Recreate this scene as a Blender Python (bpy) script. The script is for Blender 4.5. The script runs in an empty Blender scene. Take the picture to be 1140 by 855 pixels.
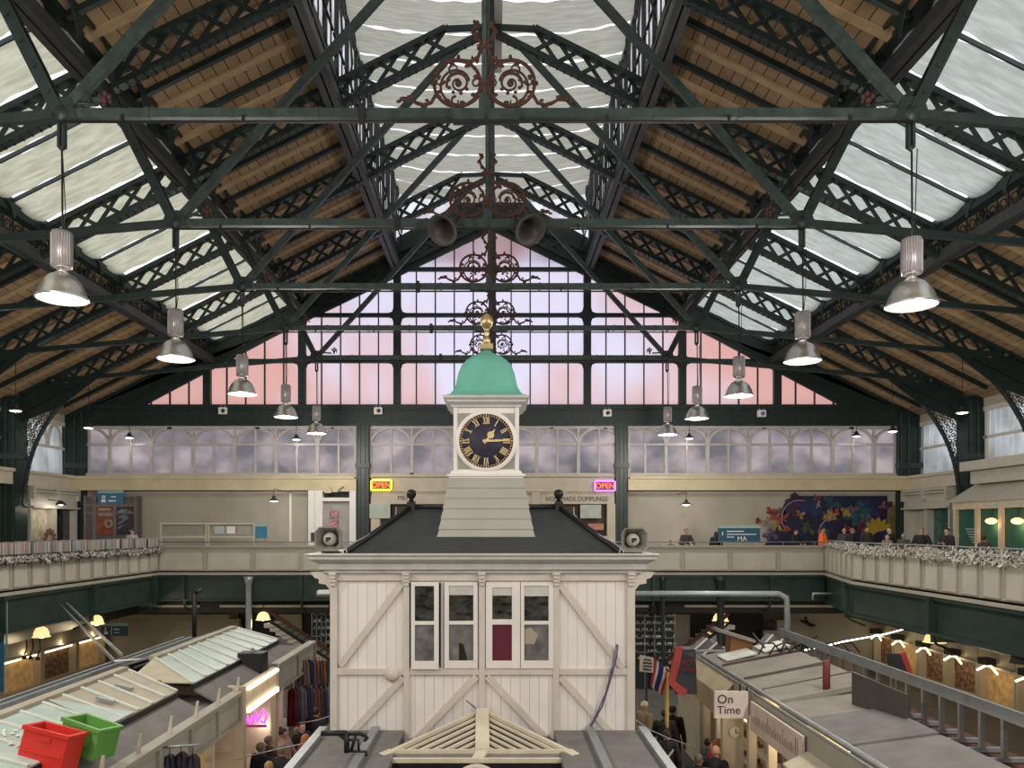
import bpy, math, random
from mathutils import Vector, Matrix
random.seed(7)
PI = math.pi
scene = bpy.context.scene
COL = scene.collection
EZ = 6.5                    # eye height above the market floor
EX = 0.16
BF = 0.8                    # the middle of the hall stands a step higher than its side aisles
FPX = 850.0                 # focal length in pixels of the 1140 px wide frame
# ------------------------------------------------------------------ camera, world, exposure
cam_d = bpy.data.cameras.new('camera')
cam = bpy.data.objects.new('camera', cam_d); COL.objects.link(cam)
cam.location = (EX, 0, EZ); cam.rotation_euler = (PI/2, 0, 0)
cam_d.sensor_width = 36; cam_d.lens = 36*FPX/1140
cam_d.shift_x = (570-552)/1140; cam_d.shift_y = (588-427.5)/1140
cam_d.clip_start = 0.05; cam_d.clip_end = 300
scene.camera = cam
world = bpy.data.worlds.new('overcast_sky'); scene.world = world
world.use_nodes = True
bgn = world.node_tree.nodes['Background']
bgn.inputs[0].default_value = (0.93, 0.96, 1.0, 1); bgn.inputs[1].default_value = 1.5
scene.view_settings.view_transform = 'Standard'
scene.view_settings.look = 'None'
scene.view_settings.exposure = 0.0
scene.view_settings.gamma = 1
scene.view_settings.use_curve_mapping = False
LAMP = 300.0                # pendants in view
LAMPB = 640.0               # unseen pendants near the camera, set stronger to brighten the office front                # watts-ish of one high-bay pendant
def lamp(name, kind, loc, power, color=(1, .93, .84), radius=.25, parent=None, rot=(0, 0, 0), spot=None, blend=.6):
    d = bpy.data.lights.new(name, kind); d.energy = power; d.color = color
    if kind != 'SUN': d.shadow_soft_size = radius
    if spot: d.spot_size = spot; d.spot_blend = blend
    o = bpy.data.objects.new(name, d); COL.objects.link(o); o.location = loc; o.rotation_euler = rot
    if parent: o.parent = parent
    return o
# ------------------------------------------------------------------ helpers
def W(px, py, Y):           # a place seen at a pixel, Y metres down the hall
    return (EX + (px-552)*Y/FPX, Y, EZ + (588-py)*Y/FPX)
class MB:
    def __init__(s): s.v = []; s.f = []; s.m = []; s.sm = []; s.k = 0
    def add(s, vs, fs, m=0, smooth=False):
        b = len(s.v); s.v += [tuple(v) for v in vs]
        for f in fs: s.f.append([b+i for i in f]); s.m.append(m); s.sm.append(smooth)
        return s
    def box(s, x0, x1, y0, y1, z0, z1, m=0):
        x0, x1 = min(x0, x1), max(x0, x1); y0, y1 = min(y0, y1), max(y0, y1); z0, z1 = min(z0, z1), max(z0, z1)
        s.k += 1; e = (s.k*5 % 11)*.00035           # neighbours never share a face plane
        x0 -= e; y0 -= e; z0 -= e; x1 += e; y1 += e; z1 += e
        v = [(x0,y0,z0),(x1,y0,z0),(x1,y1,z0),(x0,y1,z0),(x0,y0,z1),(x1,y0,z1),(x1,y1,z1),(x0,y1,z1)]
        return s.add(v, [(0,3,2,1),(4,5,6,7),(0,1,5,4),(1,2,6,5),(2,3,7,6),(3,0,4,7)], m)
    def bar(s, a, b, w, h, up=(0,0,1), m=0):
        a = Vector(a); b = Vector(b); d = (b-a).normalized(); u = Vector(up)
        r = d.cross(u)
        if r.length < 1e-4: r = d.cross(Vector((1,0,0)))
        s.k += 1; e = (s.k*5 % 11)*.0005; r.normalize(); u = r.cross(d).normalized(); r *= w/2+e; u *= h/2+e
        v = [a-r-u, a+r-u, a+r+u, a-r+u, b-r-u, b+r-u, b+r+u, b-r+u]
        return s.add(v, [(0,3,2,1),(4,5,6,7),(0,1,5,4),(1,2,6,5),(2,3,7,6),(3,0,4,7)], m)
    def tube(s, pts, r, n=8, m=0, cap=True):
        pts = [Vector(p) for p in pts]; N = len(pts)
        rr = r if isinstance(r, (list, tuple)) else [r]*N
        vs = []; ref = None
        for i, p in enumerate(pts):
            d = (pts[min(i+1, N-1)]-pts[max(i-1, 0)]).normalized()
            if ref is None:
                ref = d.cross(Vector((0,0,1)))
                if ref.length < 1e-3: ref = d.cross(Vector((1,0,0)))
            ref = (ref - d*ref.dot(d)).normalized(); q = d.cross(ref)
            for k in range(n):
                a = 2*PI*k/n; vs.append(p + (ref*math.cos(a)+q*math.sin(a))*rr[i])
        fs = [(i*n+k, i*n+(k+1) % n, (i+1)*n+(k+1) % n, (i+1)*n+k) for i in range(N-1) for k in range(n)]
        if cap: fs += [tuple(range(n))[::-1], tuple((N-1)*n+k for k in range(n))]
        return s.add(vs, fs, m, True)
    def lathe(s, prof, c, n=20, m=0, axis='z', caps=True):
        vs = []; N = len(prof)
        for r, z in prof:
            for k in range(n):
                a = 2*PI*k/n
                if axis == 'z': vs.append((c[0]+r*math.cos(a), c[1]+r*math.sin(a), c[2]+z))
                else: vs.append((c[0]+r*math.cos(a), c[1]+z, c[2]+r*math.sin(a)))
        fs = [(i*n+k, i*n+(k+1) % n, (i+1)*n+(k+1) % n, (i+1)*n+k) for i in range(N-1) for k in range(n)]
        if caps and prof[0][0] > 1e-4: fs.append(tuple(range(n))[::-1])
        if caps and prof[-1][0] > 1e-4: fs.append(tuple((N-1)*n+k for k in range(n)))
        return s.add(vs, fs, m, True)
    def ball(s, c, rx, ry=None, rz=None, n=12, m=0, rot=None):
        ry = rx if ry is None else ry; rz = rx if rz is None else rz
        vs = []; K = n//2
        for i in range(K+1):
            t = PI*i/K
            for k in range(n):
                a = 2*PI*k/n
                p = Vector((rx*math.sin(t)*math.cos(a), ry*math.sin(t)*math.sin(a), rz*math.cos(t)))
                if rot: p = rot @ p
                vs.append(Vector(c)+p)
        fs = [(i*n+k, (i+1)*n+k, (i+1)*n+(k+1) % n, i*n+(k+1) % n) for i in range(K) for k in range(n)]
        return s.add(vs, fs, m, True)
    def prism(s, poly, off, m=0):      # polygon in 3-D pushed along the vector off
        n = len(poly); off = Vector(off); P = [Vector(p) for p in poly]
        vs = P + [p+off for p in P]
        fs = [tuple(range(n)), tuple(range(2*n-1, n-1, -1))] + [(i, (i+1) % n, n+(i+1) % n, n+i) for i in range(n)]
        return s.add(vs, fs, m)
    def build(s, name, mats, parent=None, bevel=0):
        me = bpy.data.meshes.new(name)
        inv = None
        if parent is not None:
            L = parent['_o'] if '_o' in parent else (0,0,0)
            me.from_pydata([(v[0]-L[0], v[1]-L[1], v[2]-L[2]) for v in s.v], [], s.f)
        else: me.from_pydata(s.v, [], s.f)
        if not isinstance(mats, (list, tuple)): mats = [mats]
        for q in mats: me.materials.append(q)
        me.polygons.foreach_set('material_index', s.m)
        me.polygons.foreach_set('use_smooth', s.sm)
        me.update()
        o = bpy.data.objects.new(name, me); COL.objects.link(o)
        if parent is not None: o.parent = parent
        if bevel:
            b = o.modifiers.new('bevel', 'BEVEL'); b.width = bevel; b.segments = 2; b.limit_method = 'ANGLE'
        return o
def tag(o, label, cat, group=None, kind=None):
    o['label'] = label; o['category'] = cat
    if group: o['group'] = group
    if kind: o['kind'] = kind
    return o
def thing(name, loc, label, cat, group=None, rz=0):
    o = bpy.data.objects.new(name, None); COL.objects.link(o); o.location = loc
    o.rotation_euler = (0, 0, rz); o['_o'] = (0,0,0)
    return tag(o, label, cat, group)
def wthing(name, loc, label, cat, group=None):      # parts given in world coordinates
    o = thing(name, loc, label, cat, group); o['_o'] = tuple(loc); return o
def struct(o): o['kind'] = 'structure'; return o
def copy_tree(o, parent=None):
    c = o.copy(); COL.objects.link(c); c.parent = parent
    for ch in list(o.children): copy_tree(ch, c)
    return c
# ------------------------------------------------------------------ materials
MATS = {}
def mat(name, col, rough=.6, metal=0, var=.12, scale=3.0, bump=0.0, emit=0, ecol=None, stretch=None, spec=.4):
    m = bpy.data.materials.new(name); m.use_nodes = True; nt = m.node_tree; N = nt.nodes; Lk = nt.links
    b = N['Principled BSDF']; b.inputs['Roughness'].default_value = rough; b.inputs['Metallic'].default_value = metal
    b.inputs['Specular IOR Level'].default_value = spec
    tc = N.new('ShaderNodeTexCoord'); mp = N.new('ShaderNodeMapping'); Lk.new(tc.outputs['Object'], mp.inputs[0])
    if stretch: mp.inputs['Scale'].default_value = stretch
    nz = N.new('ShaderNodeTexNoise'); nz.inputs['Scale'].default_value = scale; nz.inputs['Detail'].default_value = 5
    Lk.new(mp.outputs[0], nz.inputs['Vector'])
    rp = N.new('ShaderNodeValToRGB'); c = rp.color_ramp
    c.elements[0].position = .3; c.elements[1].position = .7
    c.elements[0].color = [x*(1-var) for x in col]+[1]; c.elements[1].color = [min(1, x*(1+var)) for x in col]+[1]
    Lk.new(nz.outputs['Fac'], rp.inputs[0]); Lk.new(rp.outputs[0], b.inputs['Base Color'])
    if bump:
        bp = N.new('ShaderNodeBump'); bp.inputs['Strength'].default_value = bump; bp.inputs['Distance'].default_value = .02
        Lk.new(nz.outputs['Fac'], bp.inputs['Height']); Lk.new(bp.outputs[0], b.inputs['Normal'])
    if emit:
        b.inputs['Emission Color'].default_value = list(ecol or col)+[1]; b.inputs['Emission Strength'].default_value = emit
    MATS[name] = m; return m
def translucent(name, c1, c2, scale, stretch, tr=.8, detail=4, xgrad=0.0, gloss=0.0):
    m = bpy.data.materials.new(name); m.use_nodes = True; nt = m.node_tree; N = nt.nodes; Lk = nt.links
    N.remove(N['Principled BSDF']); out = N['Material Output']
    tc = N.new('ShaderNodeTexCoord'); mp = N.new('ShaderNodeMapping'); mp.inputs['Scale'].default_value = stretch
    Lk.new(tc.outputs['Object'], mp.inputs[0])
    nz = N.new('ShaderNodeTexNoise'); nz.inputs['Scale'].default_value = scale; nz.inputs['Detail'].default_value = detail
    Lk.new(mp.outputs[0], nz.inputs['Vector'])
    rp = N.new('ShaderNodeValToRGB'); rp.color_ramp.elements[0].position = .35; rp.color_ramp.elements[1].position = .65
    rp.color_ramp.elements[0].color = c1+(1,); rp.color_ramp.elements[1].color = c2+(1,)
    Lk.new(nz.outputs['Fac'], rp.inputs[0])
    if xgrad:                   # pink of brickwork beyond the window, painted stronger into the side panes
        sp = N.new('ShaderNodeSeparateXYZ'); Lk.new(tc.outputs['Object'], sp.inputs[0])
        ab = N.new('ShaderNodeMath'); ab.operation = 'ABSOLUTE'; Lk.new(sp.outputs[0], ab.inputs[0])
        ml = N.new('ShaderNodeMath'); ml.operation = 'MULTIPLY_ADD'; ml.inputs[1].default_value = -xgrad/16; ml.inputs[2].default_value = xgrad*.42; Lk.new(ab.outputs[0], ml.inputs[0])
        ad = N.new('ShaderNodeMath'); ad.operation = 'ADD'; Lk.new(ml.outputs[0], ad.inputs[0]); Lk.new(nz.outputs['Fac'], ad.inputs[1]); Lk.new(ad.outputs[0], rp.inputs[0])
    t = N.new('ShaderNodeBsdfTranslucent'); d = N.new('ShaderNodeBsdfDiffuse'); mx = N.new('ShaderNodeMixShader')
    Lk.new(rp.outputs[0], t.inputs[0]); Lk.new(rp.outputs[0], d.inputs[0]); mx.inputs[0].default_value = tr
    Lk.new(d.outputs[0], mx.inputs[1]); Lk.new(t.outputs[0], mx.inputs[2]); last = mx
    if gloss:
        g = N.new('ShaderNodeBsdfGlossy'); g.inputs['Roughness'].default_value = .15
        m2 = N.new('ShaderNodeMixShader'); m2.inputs[0].default_value = gloss
        Lk.new(last.outputs[0], m2.inputs[1]); Lk.new(g.outputs[0], m2.inputs[2]); last = m2
    Lk.new(last.outputs[0], out.inputs[0]); MATS[name] = m; return m
def planks(name, col, seamcol, axis, pitch, width=.07, rough=.7, var=.15):
    """boards of one width with dark joints between them"""
    m = mat(name, col, rough, var=var, scale=2.0); nt = m.node_tree; N = nt.nodes; Lk = nt.links
    b = N['Principled BSDF']; src = b.inputs['Base Color'].links[0].from_socket
    tc = N.new('ShaderNodeTexCoord'); sp = N.new('ShaderNodeSeparateXYZ'); Lk.new(tc.outputs['Object'], sp.inputs[0])
    dv = N.new('ShaderNodeMath'); dv.operation = 'DIVIDE'; dv.inputs[1].default_value = pitch; Lk.new(sp.outputs[axis], dv.inputs[0])
    fr = N.new('ShaderNodeMath'); fr.operation = 'FRACT'; Lk.new(dv.outputs[0], fr.inputs[0])
    lt = N.new('ShaderNodeMath'); lt.operation = 'LESS_THAN'; lt.inputs[1].default_value = width; Lk.new(fr.outputs[0], lt.inputs[0])
    fl = N.new('ShaderNodeMath'); fl.operation = 'FLOOR'; Lk.new(dv.outputs[0], fl.inputs[0])
    wn = N.new('ShaderNodeTexWhiteNoise'); wn.noise_dimensions = '1D'; Lk.new(fl.outputs[0], wn.inputs['W'])
    mr = N.new('ShaderNodeMapRange'); mr.inputs[3].default_value = 1-var; mr.inputs[4].default_value = 1+var*.5; Lk.new(wn.outputs[0], mr.inputs[0])
    hs = N.new('ShaderNodeHueSaturation'); Lk.new(src, hs.inputs['Color']); Lk.new(mr.outputs[0], hs.inputs['Value'])
    mx = N.new('ShaderNodeMix'); mx.data_type = 'RGBA'; Lk.new(lt.outputs[0], mx.inputs[0]); Lk.new(hs.outputs[0], mx.inputs[6])
    mx.inputs[7].default_value = tuple(seamcol)+(1,); Lk.new(mx.outputs[2], b.inputs['Base Color']); return m
IRON = mat('dark_green_iron', (.015, .027, .025), .45, var=.25, scale=4)
IRONL = mat('green_painted_tie', (.030, .048, .043), .45, var=.35, scale=6)
IRONP = mat('dark_grey_purlin', (.034, .037, .037), .5, var=.25, scale=5)
RUST = mat('rust_brown_iron', (.062, .024, .015), .7, var=.4, scale=18)
GREEN = mat('deep_green_paint', (.010, .030, .025), .4, var=.2, scale=2)
GREENL = mat('gallery_green_paint', (.020, .040, .033), .4, var=.25, scale=2)
BOARDS = planks('tan_roof_boards', (.33, .225, .125), (.035, .02, .012), 0, .30, .08)
BATTEN = mat('tan_timber', (.41, .29, .165), .7, var=.15)
BLK = mat('black_paint', (.012, .012, .013), .5)
CREAM = mat('cream_paint', (.52, .47, .37), .6, var=.10, scale=1.5)
CREAMY = mat('yellow_cream_trunking', (.58, .50, .33), .5, var=.1, scale=1.2)
WHITE = mat('white_paint', (.78, .76, .72), .5, var=.05, scale=2)
WHITEW = planks('white_boarding', (.80, .775, .735), (.42, .40, .37), 0, .155, .05, .55, .03)
STONE = mat('buff_timber_frame', (.62, .575, .51), .5, var=.06, scale=3)
GREYP = mat('grey_green_boards', (.38, .38, .34), .55, var=.05, scale=2)
SLATE = mat('dark_slate', (.042, .047, .050), .35, var=.2, scale=5, stretch=(1, 1, 14), bump=.3)
COPPER = mat('verdigris_copper', (.15, .45, .36), .55, var=.10, scale=3)
GOLD = mat('aged_gilt', (.50, .40, .20), .35, .7, var=.2, scale=9)
GILT = mat('gilt_paint', (.72, .58, .30), .4, .2, var=.1)
NAVY = mat('dial_navy', (.028, .026, .050), .6, var=.5, scale=5)
ALU = mat('brushed_aluminium', (.55, .54, .52), .28, .85, var=.15, scale=2)
ALUB = mat('ribbed_aluminium', (.40, .38, .38), .4, .6, var=.1)
GLOWW = mat('white_lamp_diffuser', (1, .95, .88), .4, emit=7, ecol=(1, .93, .84))
GLOWY = mat('warm_lamp_dome', (1, .80, .42), .5, emit=1.1, ecol=(1, .74, .32))
GLOWT = mat('shop_light_tube', (1, .9, .7), .5, emit=2.6, ecol=(1, .80, .50))
FELT = mat('grey_roof_felt', (.17, .165, .155), .85, var=.18, scale=2.5, bump=.2)
FELTT = mat('tan_grey_roof_sheet', (.26, .24, .205), .8, var=.2, scale=1.5, bump=.1)
GLASSG = mat('pale_green_wired_glass', (.40, .50, .46), .3, var=.08, scale=3)
GLASST = mat('dusty_tan_glass', (.33, .30, .22), .5, var=.12, scale=4)
GREYM = mat('galvanised_steel', (.30, .33, .34), .4, .4, var=.12, scale=5)
DARKIN = mat('dark_glass', (.028, .030, .034), .08, var=.5, scale=4, spec=.8)
GREYIN = mat('grey_glass', (.16, .16, .17), .1, var=.4, scale=5, spec=.8)
WALLC = mat('painted_brick_wall', (.40, .37, .30), .75, var=.08, scale=1.0)
FLOORM = mat('grey_floor_tiles', (.09, .085, .08), .6, var=.2, scale=4)
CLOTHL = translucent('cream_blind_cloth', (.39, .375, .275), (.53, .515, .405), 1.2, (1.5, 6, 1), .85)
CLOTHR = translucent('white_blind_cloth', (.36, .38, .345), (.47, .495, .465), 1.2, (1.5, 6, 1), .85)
CLOTHT = translucent('buff_blind_cloth', (.30, .29, .235), (.38, .37, .32), 1.5, (1, 7, 1), .85)
GLASSP = translucent('frosted_gable_glass', (.80, .59, .56), (.82, .79, .87), .22, (1, 1, .8), .9, 2.5, xgrad=.42)  # tint imitates the brick building outside showing through the frosted panes
GLASSU = translucent('frosted_grey_glass', (.37, .36, .38), (.66, .60, .61), .6, (1, 1, 1.4), .85, 3)
GLASSW = translucent('white_lantern_glass', (.72, .70, .72), (.90, .90, .92), 1.5, (1, 1, 1), .9, 3)
SHEET = translucent('rippled_white_sheet', (.38, .39, .39), (.60, .63, .65), .9, (1, 1, 1), .8, 3)
# ================================================================== ROOF
BAY = 4.5
YT = [12.67+BAY*i for i in range(5)]           # five trusses in view
YW = 35.2                                      # far gable wall
YB = -10.0                                     # wall behind the camera
def B(x): return EZ + 14.1 - .5*abs(x)         # rafter bottom chord
def S(x): return B(x) + .80                    # boarding plane
ALLY = [YT[0]+BAY*i for i in range(-5, 6)]
# boarded ceiling, four bands each one board-clad slab
def slab(x0, x1, name, ya=YB, yb=YW+.6, t=.08, zt=0):
    mb = MB()
    mb.prism([(x0, ya, S(x0)+zt), (x1, ya, S(x1)+zt), (x1, ya, S(x1)+t+zt), (x0, ya, S(x0)+t+zt)], (0, yb-ya, 0))
    return struct(mb.build(name, BOARDS))
ceilings = []
for sx in (-1, 1):
    a = slab(sx*4.5, sx*8.90, 'ceiling'); ceilings.append(a)
    slab(sx*12.72, sx*19.9, 'ceiling')
# common rafters (dark ribs), tan battens and their little arch brackets
def spandrel(mb, x, y, side, zt, r=.62, h=.72, t=.05, m=0):
    P = [(x, y, zt), (x, y+side*r, zt)]
    for i in range(7):
        a = PI/2*i/6
        P.append((x, y+side*(r-(r-.05)*math.sin(a)), zt-(h)*(1-math.cos(a))-.04))
    P.append((x, y, zt-h-.04))
    mb.prism(P, (t, 0, 0), m)
def rib_parts(sx, y, par, deep=.15):
    mb = MB()
    for x0, x1, w in ((4.5, 8.7, .13), (12.95, 18.9, .13)):
        mb.prism([(sx*x0, y-w/2, S(x0)-.0), (sx*x1, y-w/2, S(x1)), (sx*x1, y-w/2, S(x1)-deep), (sx*x0, y-w/2, S(x0)-deep)], (0, w, 0))
    mb.prism([(sx*8.7, y-.025, S(8.7)+.1), (sx*12.95, y-.025, S(12.95)+.1), (sx*12.95, y-.025, S(12.95)), (sx*8.7, y-.025, S(8.7))], (0, .05, 0))
    for x, r, h in ((4.62, .62, .62), (8.42, .62, .60), (9.02, .30, .34), (12.6, .30, .34), (13.2, .3, .4)):
        for side in (-1, 1): spandrel(mb, sx*x, y, side, S(x)-.02, r, h)
    mb.build('rib', IRON, par)
third = BAY/3
for sx, c in ((-1, ceilings[0]), (1, ceilings[1])):
    c['_o'] = (0, 0, 0)
    for y in ALLY[4:-1]:
        for k in (1, 2): rib_parts(sx, y+third*k, c)
        for k in range(3):
            mb = MB(); yy = y+third*(k+.5)
            for x0, x1 in ((4.6, 8.65), (13.0, 18.8)):
                mb.prism([(sx*x0, yy-.11, S(x0)), (sx*x1, yy-.11, S(x1)), (sx*x1, yy-.11, S(x1)-.07), (sx*x0, yy-.11, S(x0)-.07)], (0, .22, 0))
            mb.build('batten', BATTEN, c)
# purlins: twin channels running the length of the hall
def ordn(i): return ['first', 'second', 'third', 'fourth', 'fifth', 'sixth'][i]
for sx, sn in ((-1, 'left'), (1, 'right')):
    for x, nm, w in ((4.4, 'upper', .42), (8.7, 'middle', .40), (12.9, 'lower', .40)):
        t = wthing('roof_purlin', (sx*x, 0, B(x)), f'dark twin-channel iron beam running along the {nm} edge of the {sn} roof slope', 'beam')
        mb = MB()
        for q in (-1, 1):
            mb.box(sx*x+q*.03, sx*x+q*w/2, YB, YW+.2, B(x)-.08, B(x)+.2)
        mb.build('channel', IRONP, t)
        mb = MB(); k_ = {'upper': (0, 0), 'middle': (-.02, .24), 'lower': (-.22, .02)}[nm]; mb.box(sx*(x-.05+k_[0]), sx*(x+.05+k_[1]-(.05 if k_[1] else 0)), YB, YW, S(x)-.10, S(x)+.30)
        mb.build('top_plate', IRON, t)
        if nm == 'lower':           # scrollwork between the purlin and the skylight
            mb = MB(); y = YT[0]-4
            while y < YW-.4:
                mb.tube([(sx*x, y+.17*math.cos(a*PI/5)*(1-a*.04), B(x)+.46+.17*math.sin(a*PI/5)*(1-a*.04)) for a in range(12)], .022, 5)
                mb.bar((sx*x, y-.2, B(x)+.2), (sx*x, y-.2, S(x)), .03, .03); y += .42
            mb.build('scrollwork', IRON, t)
# ridge beam, partly white
t = wthing('ridge_beam', (0, 0, S(0)), 'long dark ridge beam with a white painted face under the roof apex', 'beam')
mb = MB(); mb.box(-.09, -.03, YB, YW, B(0)-.15, B(0)+.25); mb.box(-.09, .09, YB, YW, B(0)+.2, B(0)+.3); mb.box(-.12, .12, YB, YW, B(0)-.2, B(0)-.15); mb.build('web', IRON, t)
mb = MB(); mb.box(.10, .34, YB, 24, B(0)+.22, B(0)+.26); mb.build('white_face', WHITE, t)
# trusses ------------------------------------------------------------------
NX, NZ = 7.04, EZ+6.86
def lattice(mb, sx, y, x0, x1, step=.66, w=.105, dz0=.02, dz1=.78, t=.03):
    x = x0
    while x < x1-.1:
        xa, xb = x, min(x+step*1.15, x1)
        mb.bar((sx*xa, y-.02, B(xa)+dz0), (sx*xb, y-.02, B(xb)+dz1), t, w, (1,0,0) if False else (0,0,1))
        mb.bar((sx*xa, y+.02, B(xa)+dz1), (sx*xb, y+.02, B(xb)+dz0), t, w)
        x += step
def bez(p0, p1, p2, n=12):
    return [((1-t)**2*p0[0]+2*t*(1-t)*p1[0]+t*t*p2[0], (1-t)**2*p0[1]+2*t*(1-t)*p1[1]+t*t*p2[1]) for t in [i/n for i in range(n+1)]]
WHERE = ['nearest the camera, above the office', 'second from camera, carrying the bell horns', 'third from the camera', 'fourth from the camera', 'fifth and last before the gable window']
def truss(y, label, wall=False):
    t = wthing('roof_truss', (0, y, EZ), label, 'roof truss', 'green iron roof trusses')
    for sx in (-1, 1):
        mb = MB()
        # chords
        mb.prism([(sx*.15, y-.11, B(.15)), (sx*18.9, y-.11, B(18.9)), (sx*18.9, y-.11, B(18.9)-.07), (sx*.15, y-.11, B(.15)-.07)], (0, .22, 0))
        mb.prism([(sx*.15, y-.02, B(.15)+.16), (sx*18.9, y-.02, B(18.9)+.16), (sx*18.9, y-.02, B(18.9)-.03), (sx*.15, y-.02, B(.15)-.03)], (0, .04, 0))
        mb.prism([(sx*1.3, y-.12, S(1.3)-.02), (sx*18.9, y-.12, S(18.9)-.02), (sx*18.9, y-.12, S(18.9)-.17), (sx*1.3, y-.12, S(1.3)-.17)], (0, .24, 0))
        mb.bar((sx*1.35, y, S(1.3)-.09), (sx*.1, y, B(0)+.12), .12, .12)
        lattice(mb, sx, y, 1.2, 17.4)
        # rivets under the bottom chord
        x = .5
        while x < 15:
            mb.box(sx*x-.02, sx*x+.02, y-.09, y-.05, B(x)-.10, B(x)-.06); mb.box(sx*x-.02, sx*x+.02, y+.05, y+.09, B(x)-.10, B(x)-.06); x += .2
        for xx, r_, h_ in ((4.62, .62, .62), (8.42, .62, .6), (9.02, .3, .34), (12.6, .3, .34), (13.2, .3, .4)):
            for side in (-1, 1): spandrel(mb, sx*xx, y, side, S(xx)-.02, r_, h_)
        mb.build('rafter', IRON, t)
        if not wall:
            # web and curved bracket down the column
            mb = MB()
            cv = bez((18.8, EZ+.9), (18.75, EZ+4.7), (15.3, B(15.3)), 14)
            mb.prism([(sx*15.2, y-.03, B(15.2)+.05), (sx*17.2, y-.03, B(17.2)+.3), (sx*17.7, y-.03, S(17.7)), (sx*18.9, y-.03, S(18.9)), (sx*18.9, y-.03, B(18.9)-.4), (sx*17.3, y-.03, B(17.3)-.55), (sx*15.2, y-.03, B(15.2))], (0, .06, 0))
            for a, b in zip(cv[:-1], cv[1:]):
                mb.bar((sx*a[0], y, a[1]), (sx*b[0], y, b[1]), .2, .06, (sx*1, 0, 1))
                mb.bar((sx*a[0], y, a[1]), (sx*a[0]-sx*.07, y, a[1]), .2, .035, (0, 0, 1))
            mb.build('bracket', IRON, t)
            mb = MB(); cs = bez((18.8, EZ+.9), (18.75, EZ+4.7), (15.3, B(15.3)), 34)
            for i, (cx, cz) in enumerate(cs[2:-3]):
                top = min(B(cx)-.02, 99); d = 18.85-cx
                q = 0
                while q < 7:
                    px = cx + .13+.22*q; pz = cz+.05*q
                    if px > 18.7 or pz > B(px)-.1: break
                    r = .095
                    mb.tube([(sx*(px+r*(1-k*.07)*math.cos(k*.9+i)), y, pz+r*(1-k*.07)*math.sin(k*.9+i)) for k in range(9)], .022, 5)
                    q += 1
            mb.build('scrollwork', RUST if False else IRONP, t)
            mb = MB(); mb.prism([(sx*NX, y-.06, NZ+.08), (sx*17.6, y-.06, EZ+5.93+.08), (sx*17.6, y-.06, EZ+5.93-.08), (sx*NX, y-.06, NZ-.08)], (0, .12, 0))
            mb.tube([(sx*17.5, y-.1, EZ+5.93), (sx*17.7, y-.1, EZ+5.92)], .12, 10); mb.build('outer_tie', IRON, t)
            mb = MB()
            for q in (-.075, .075): mb.bar((sx*(NX+.02), y+q, NZ), (sx*8.55, y+q, B(8.55)), .05, .2, (0,0,1))
            for k in range(6):
                f = .12+.15*k; mb.box(sx*(NX+1.5*f)-.03, sx*(NX+1.5*f)+.03, y-.12, y+.12, NZ+2.8*f-.03, NZ+2.8*f+.03)
            mb.build('outer_strut', IRONL if False else IRON, t)
            mb = MB(); mb.bar((sx*(NX), y, NZ), (sx*.9, y, B(.9)), .12, .17, (0,0,1)); mb.build('diagonal_strut', IRONL, t)
            mb = MB(); mb.lathe([(0, -.11), (.13, -.10), (.15, -.05), (.15, .04), (.13, .09), (0, .10)], (sx*NX, y, NZ), 14, axis='y')
            mb.prism([(sx*(NX-.30), y-.08, NZ-.08), (sx*(NX+.30), y-.08, NZ-.10), (sx*(NX+.17), y-.08, NZ+.27), (sx*(NX-.18), y-.08, NZ+.25)], (0, .16, 0))
            mb.box(sx*NX-.06, sx*NX-.02, y-.04, y+.04, NZ-.55, NZ-.1); mb.box(sx*NX+.02, sx*NX+.06, y-.04, y+.04, NZ-.55, NZ-.1)
            mb.lathe([(0, -.06), (.055, 0), (.02, .06)], (sx*NX, y, NZ-.56), 8); mb.build('node_joint', IRON, t)
            # leaf crocket and curved arm beside the node
            mb = MB(); mb.tube([(sx*(NX-.05), y, NZ+.10), (sx*(NX-.3), y, NZ+.19), (sx*(NX-.6), y, NZ+.17)], .03, 6); mb.build('curved_arm', IRON, t); mb = MB()
            for dx, dz, r in ((-.70, .25, .055), (-.78, .30, .045), (-.63, .31, .04), (-.71, .36, .045), (-.70, .17, .035), (-.80, .22, .03)): mb.ball((sx*(NX+dx), y, NZ+dz), r, .03, r*1.1, 8)
            mb.build('leaf_crocket', RUST, t)
    if not wall:
        mb = MB(); mb.box(-NX, NX, y-.07, y+.07, NZ-.075, NZ+.075)
        for x in (-5.6, -4.2, -2.8, -1.4, -.55, .55, 1.4, 2.8, 4.2, 5.6): mb.box(x-.03, x+.03, y-.08, y+.08, NZ-.085, NZ+.085)
        mb.box(-.55, .55, y-.1, y+.1, NZ-.12, NZ-.03)
        mb.build('tie_beam', IRONL, t)
        mb = MB(); mb.tube([(-NX, y-.1, NZ-.17), (NX, y-.1, NZ-.17)], .022, 6)
        for x in (-2.05,): mb.box(x-.05, x+.05, y-.13, y-.07, NZ-.2, NZ+.12)
        for x in range(-6, 7, 2): mb.box(x-.02, x+.02, y-.12, y-.08, NZ-.17, NZ-.06)
        mb.build('conduit', BLK, t)
        mb = MB(); mb.tube([(-.03, y, NZ), (-.03, y, B(0))], .045, 8); mb.box(-.12, .06, y-.06, y+.06, NZ, NZ+.3); mb.build('king_rod', IRONL, t)
    return t
for i, y in enumerate(YT): truss(y, f'green iron roof truss with lattice rafters, {WHERE[i]}')
truss(YW-.15, 'dark green lattice truss framing the top of the pink gable window', True)
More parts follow.
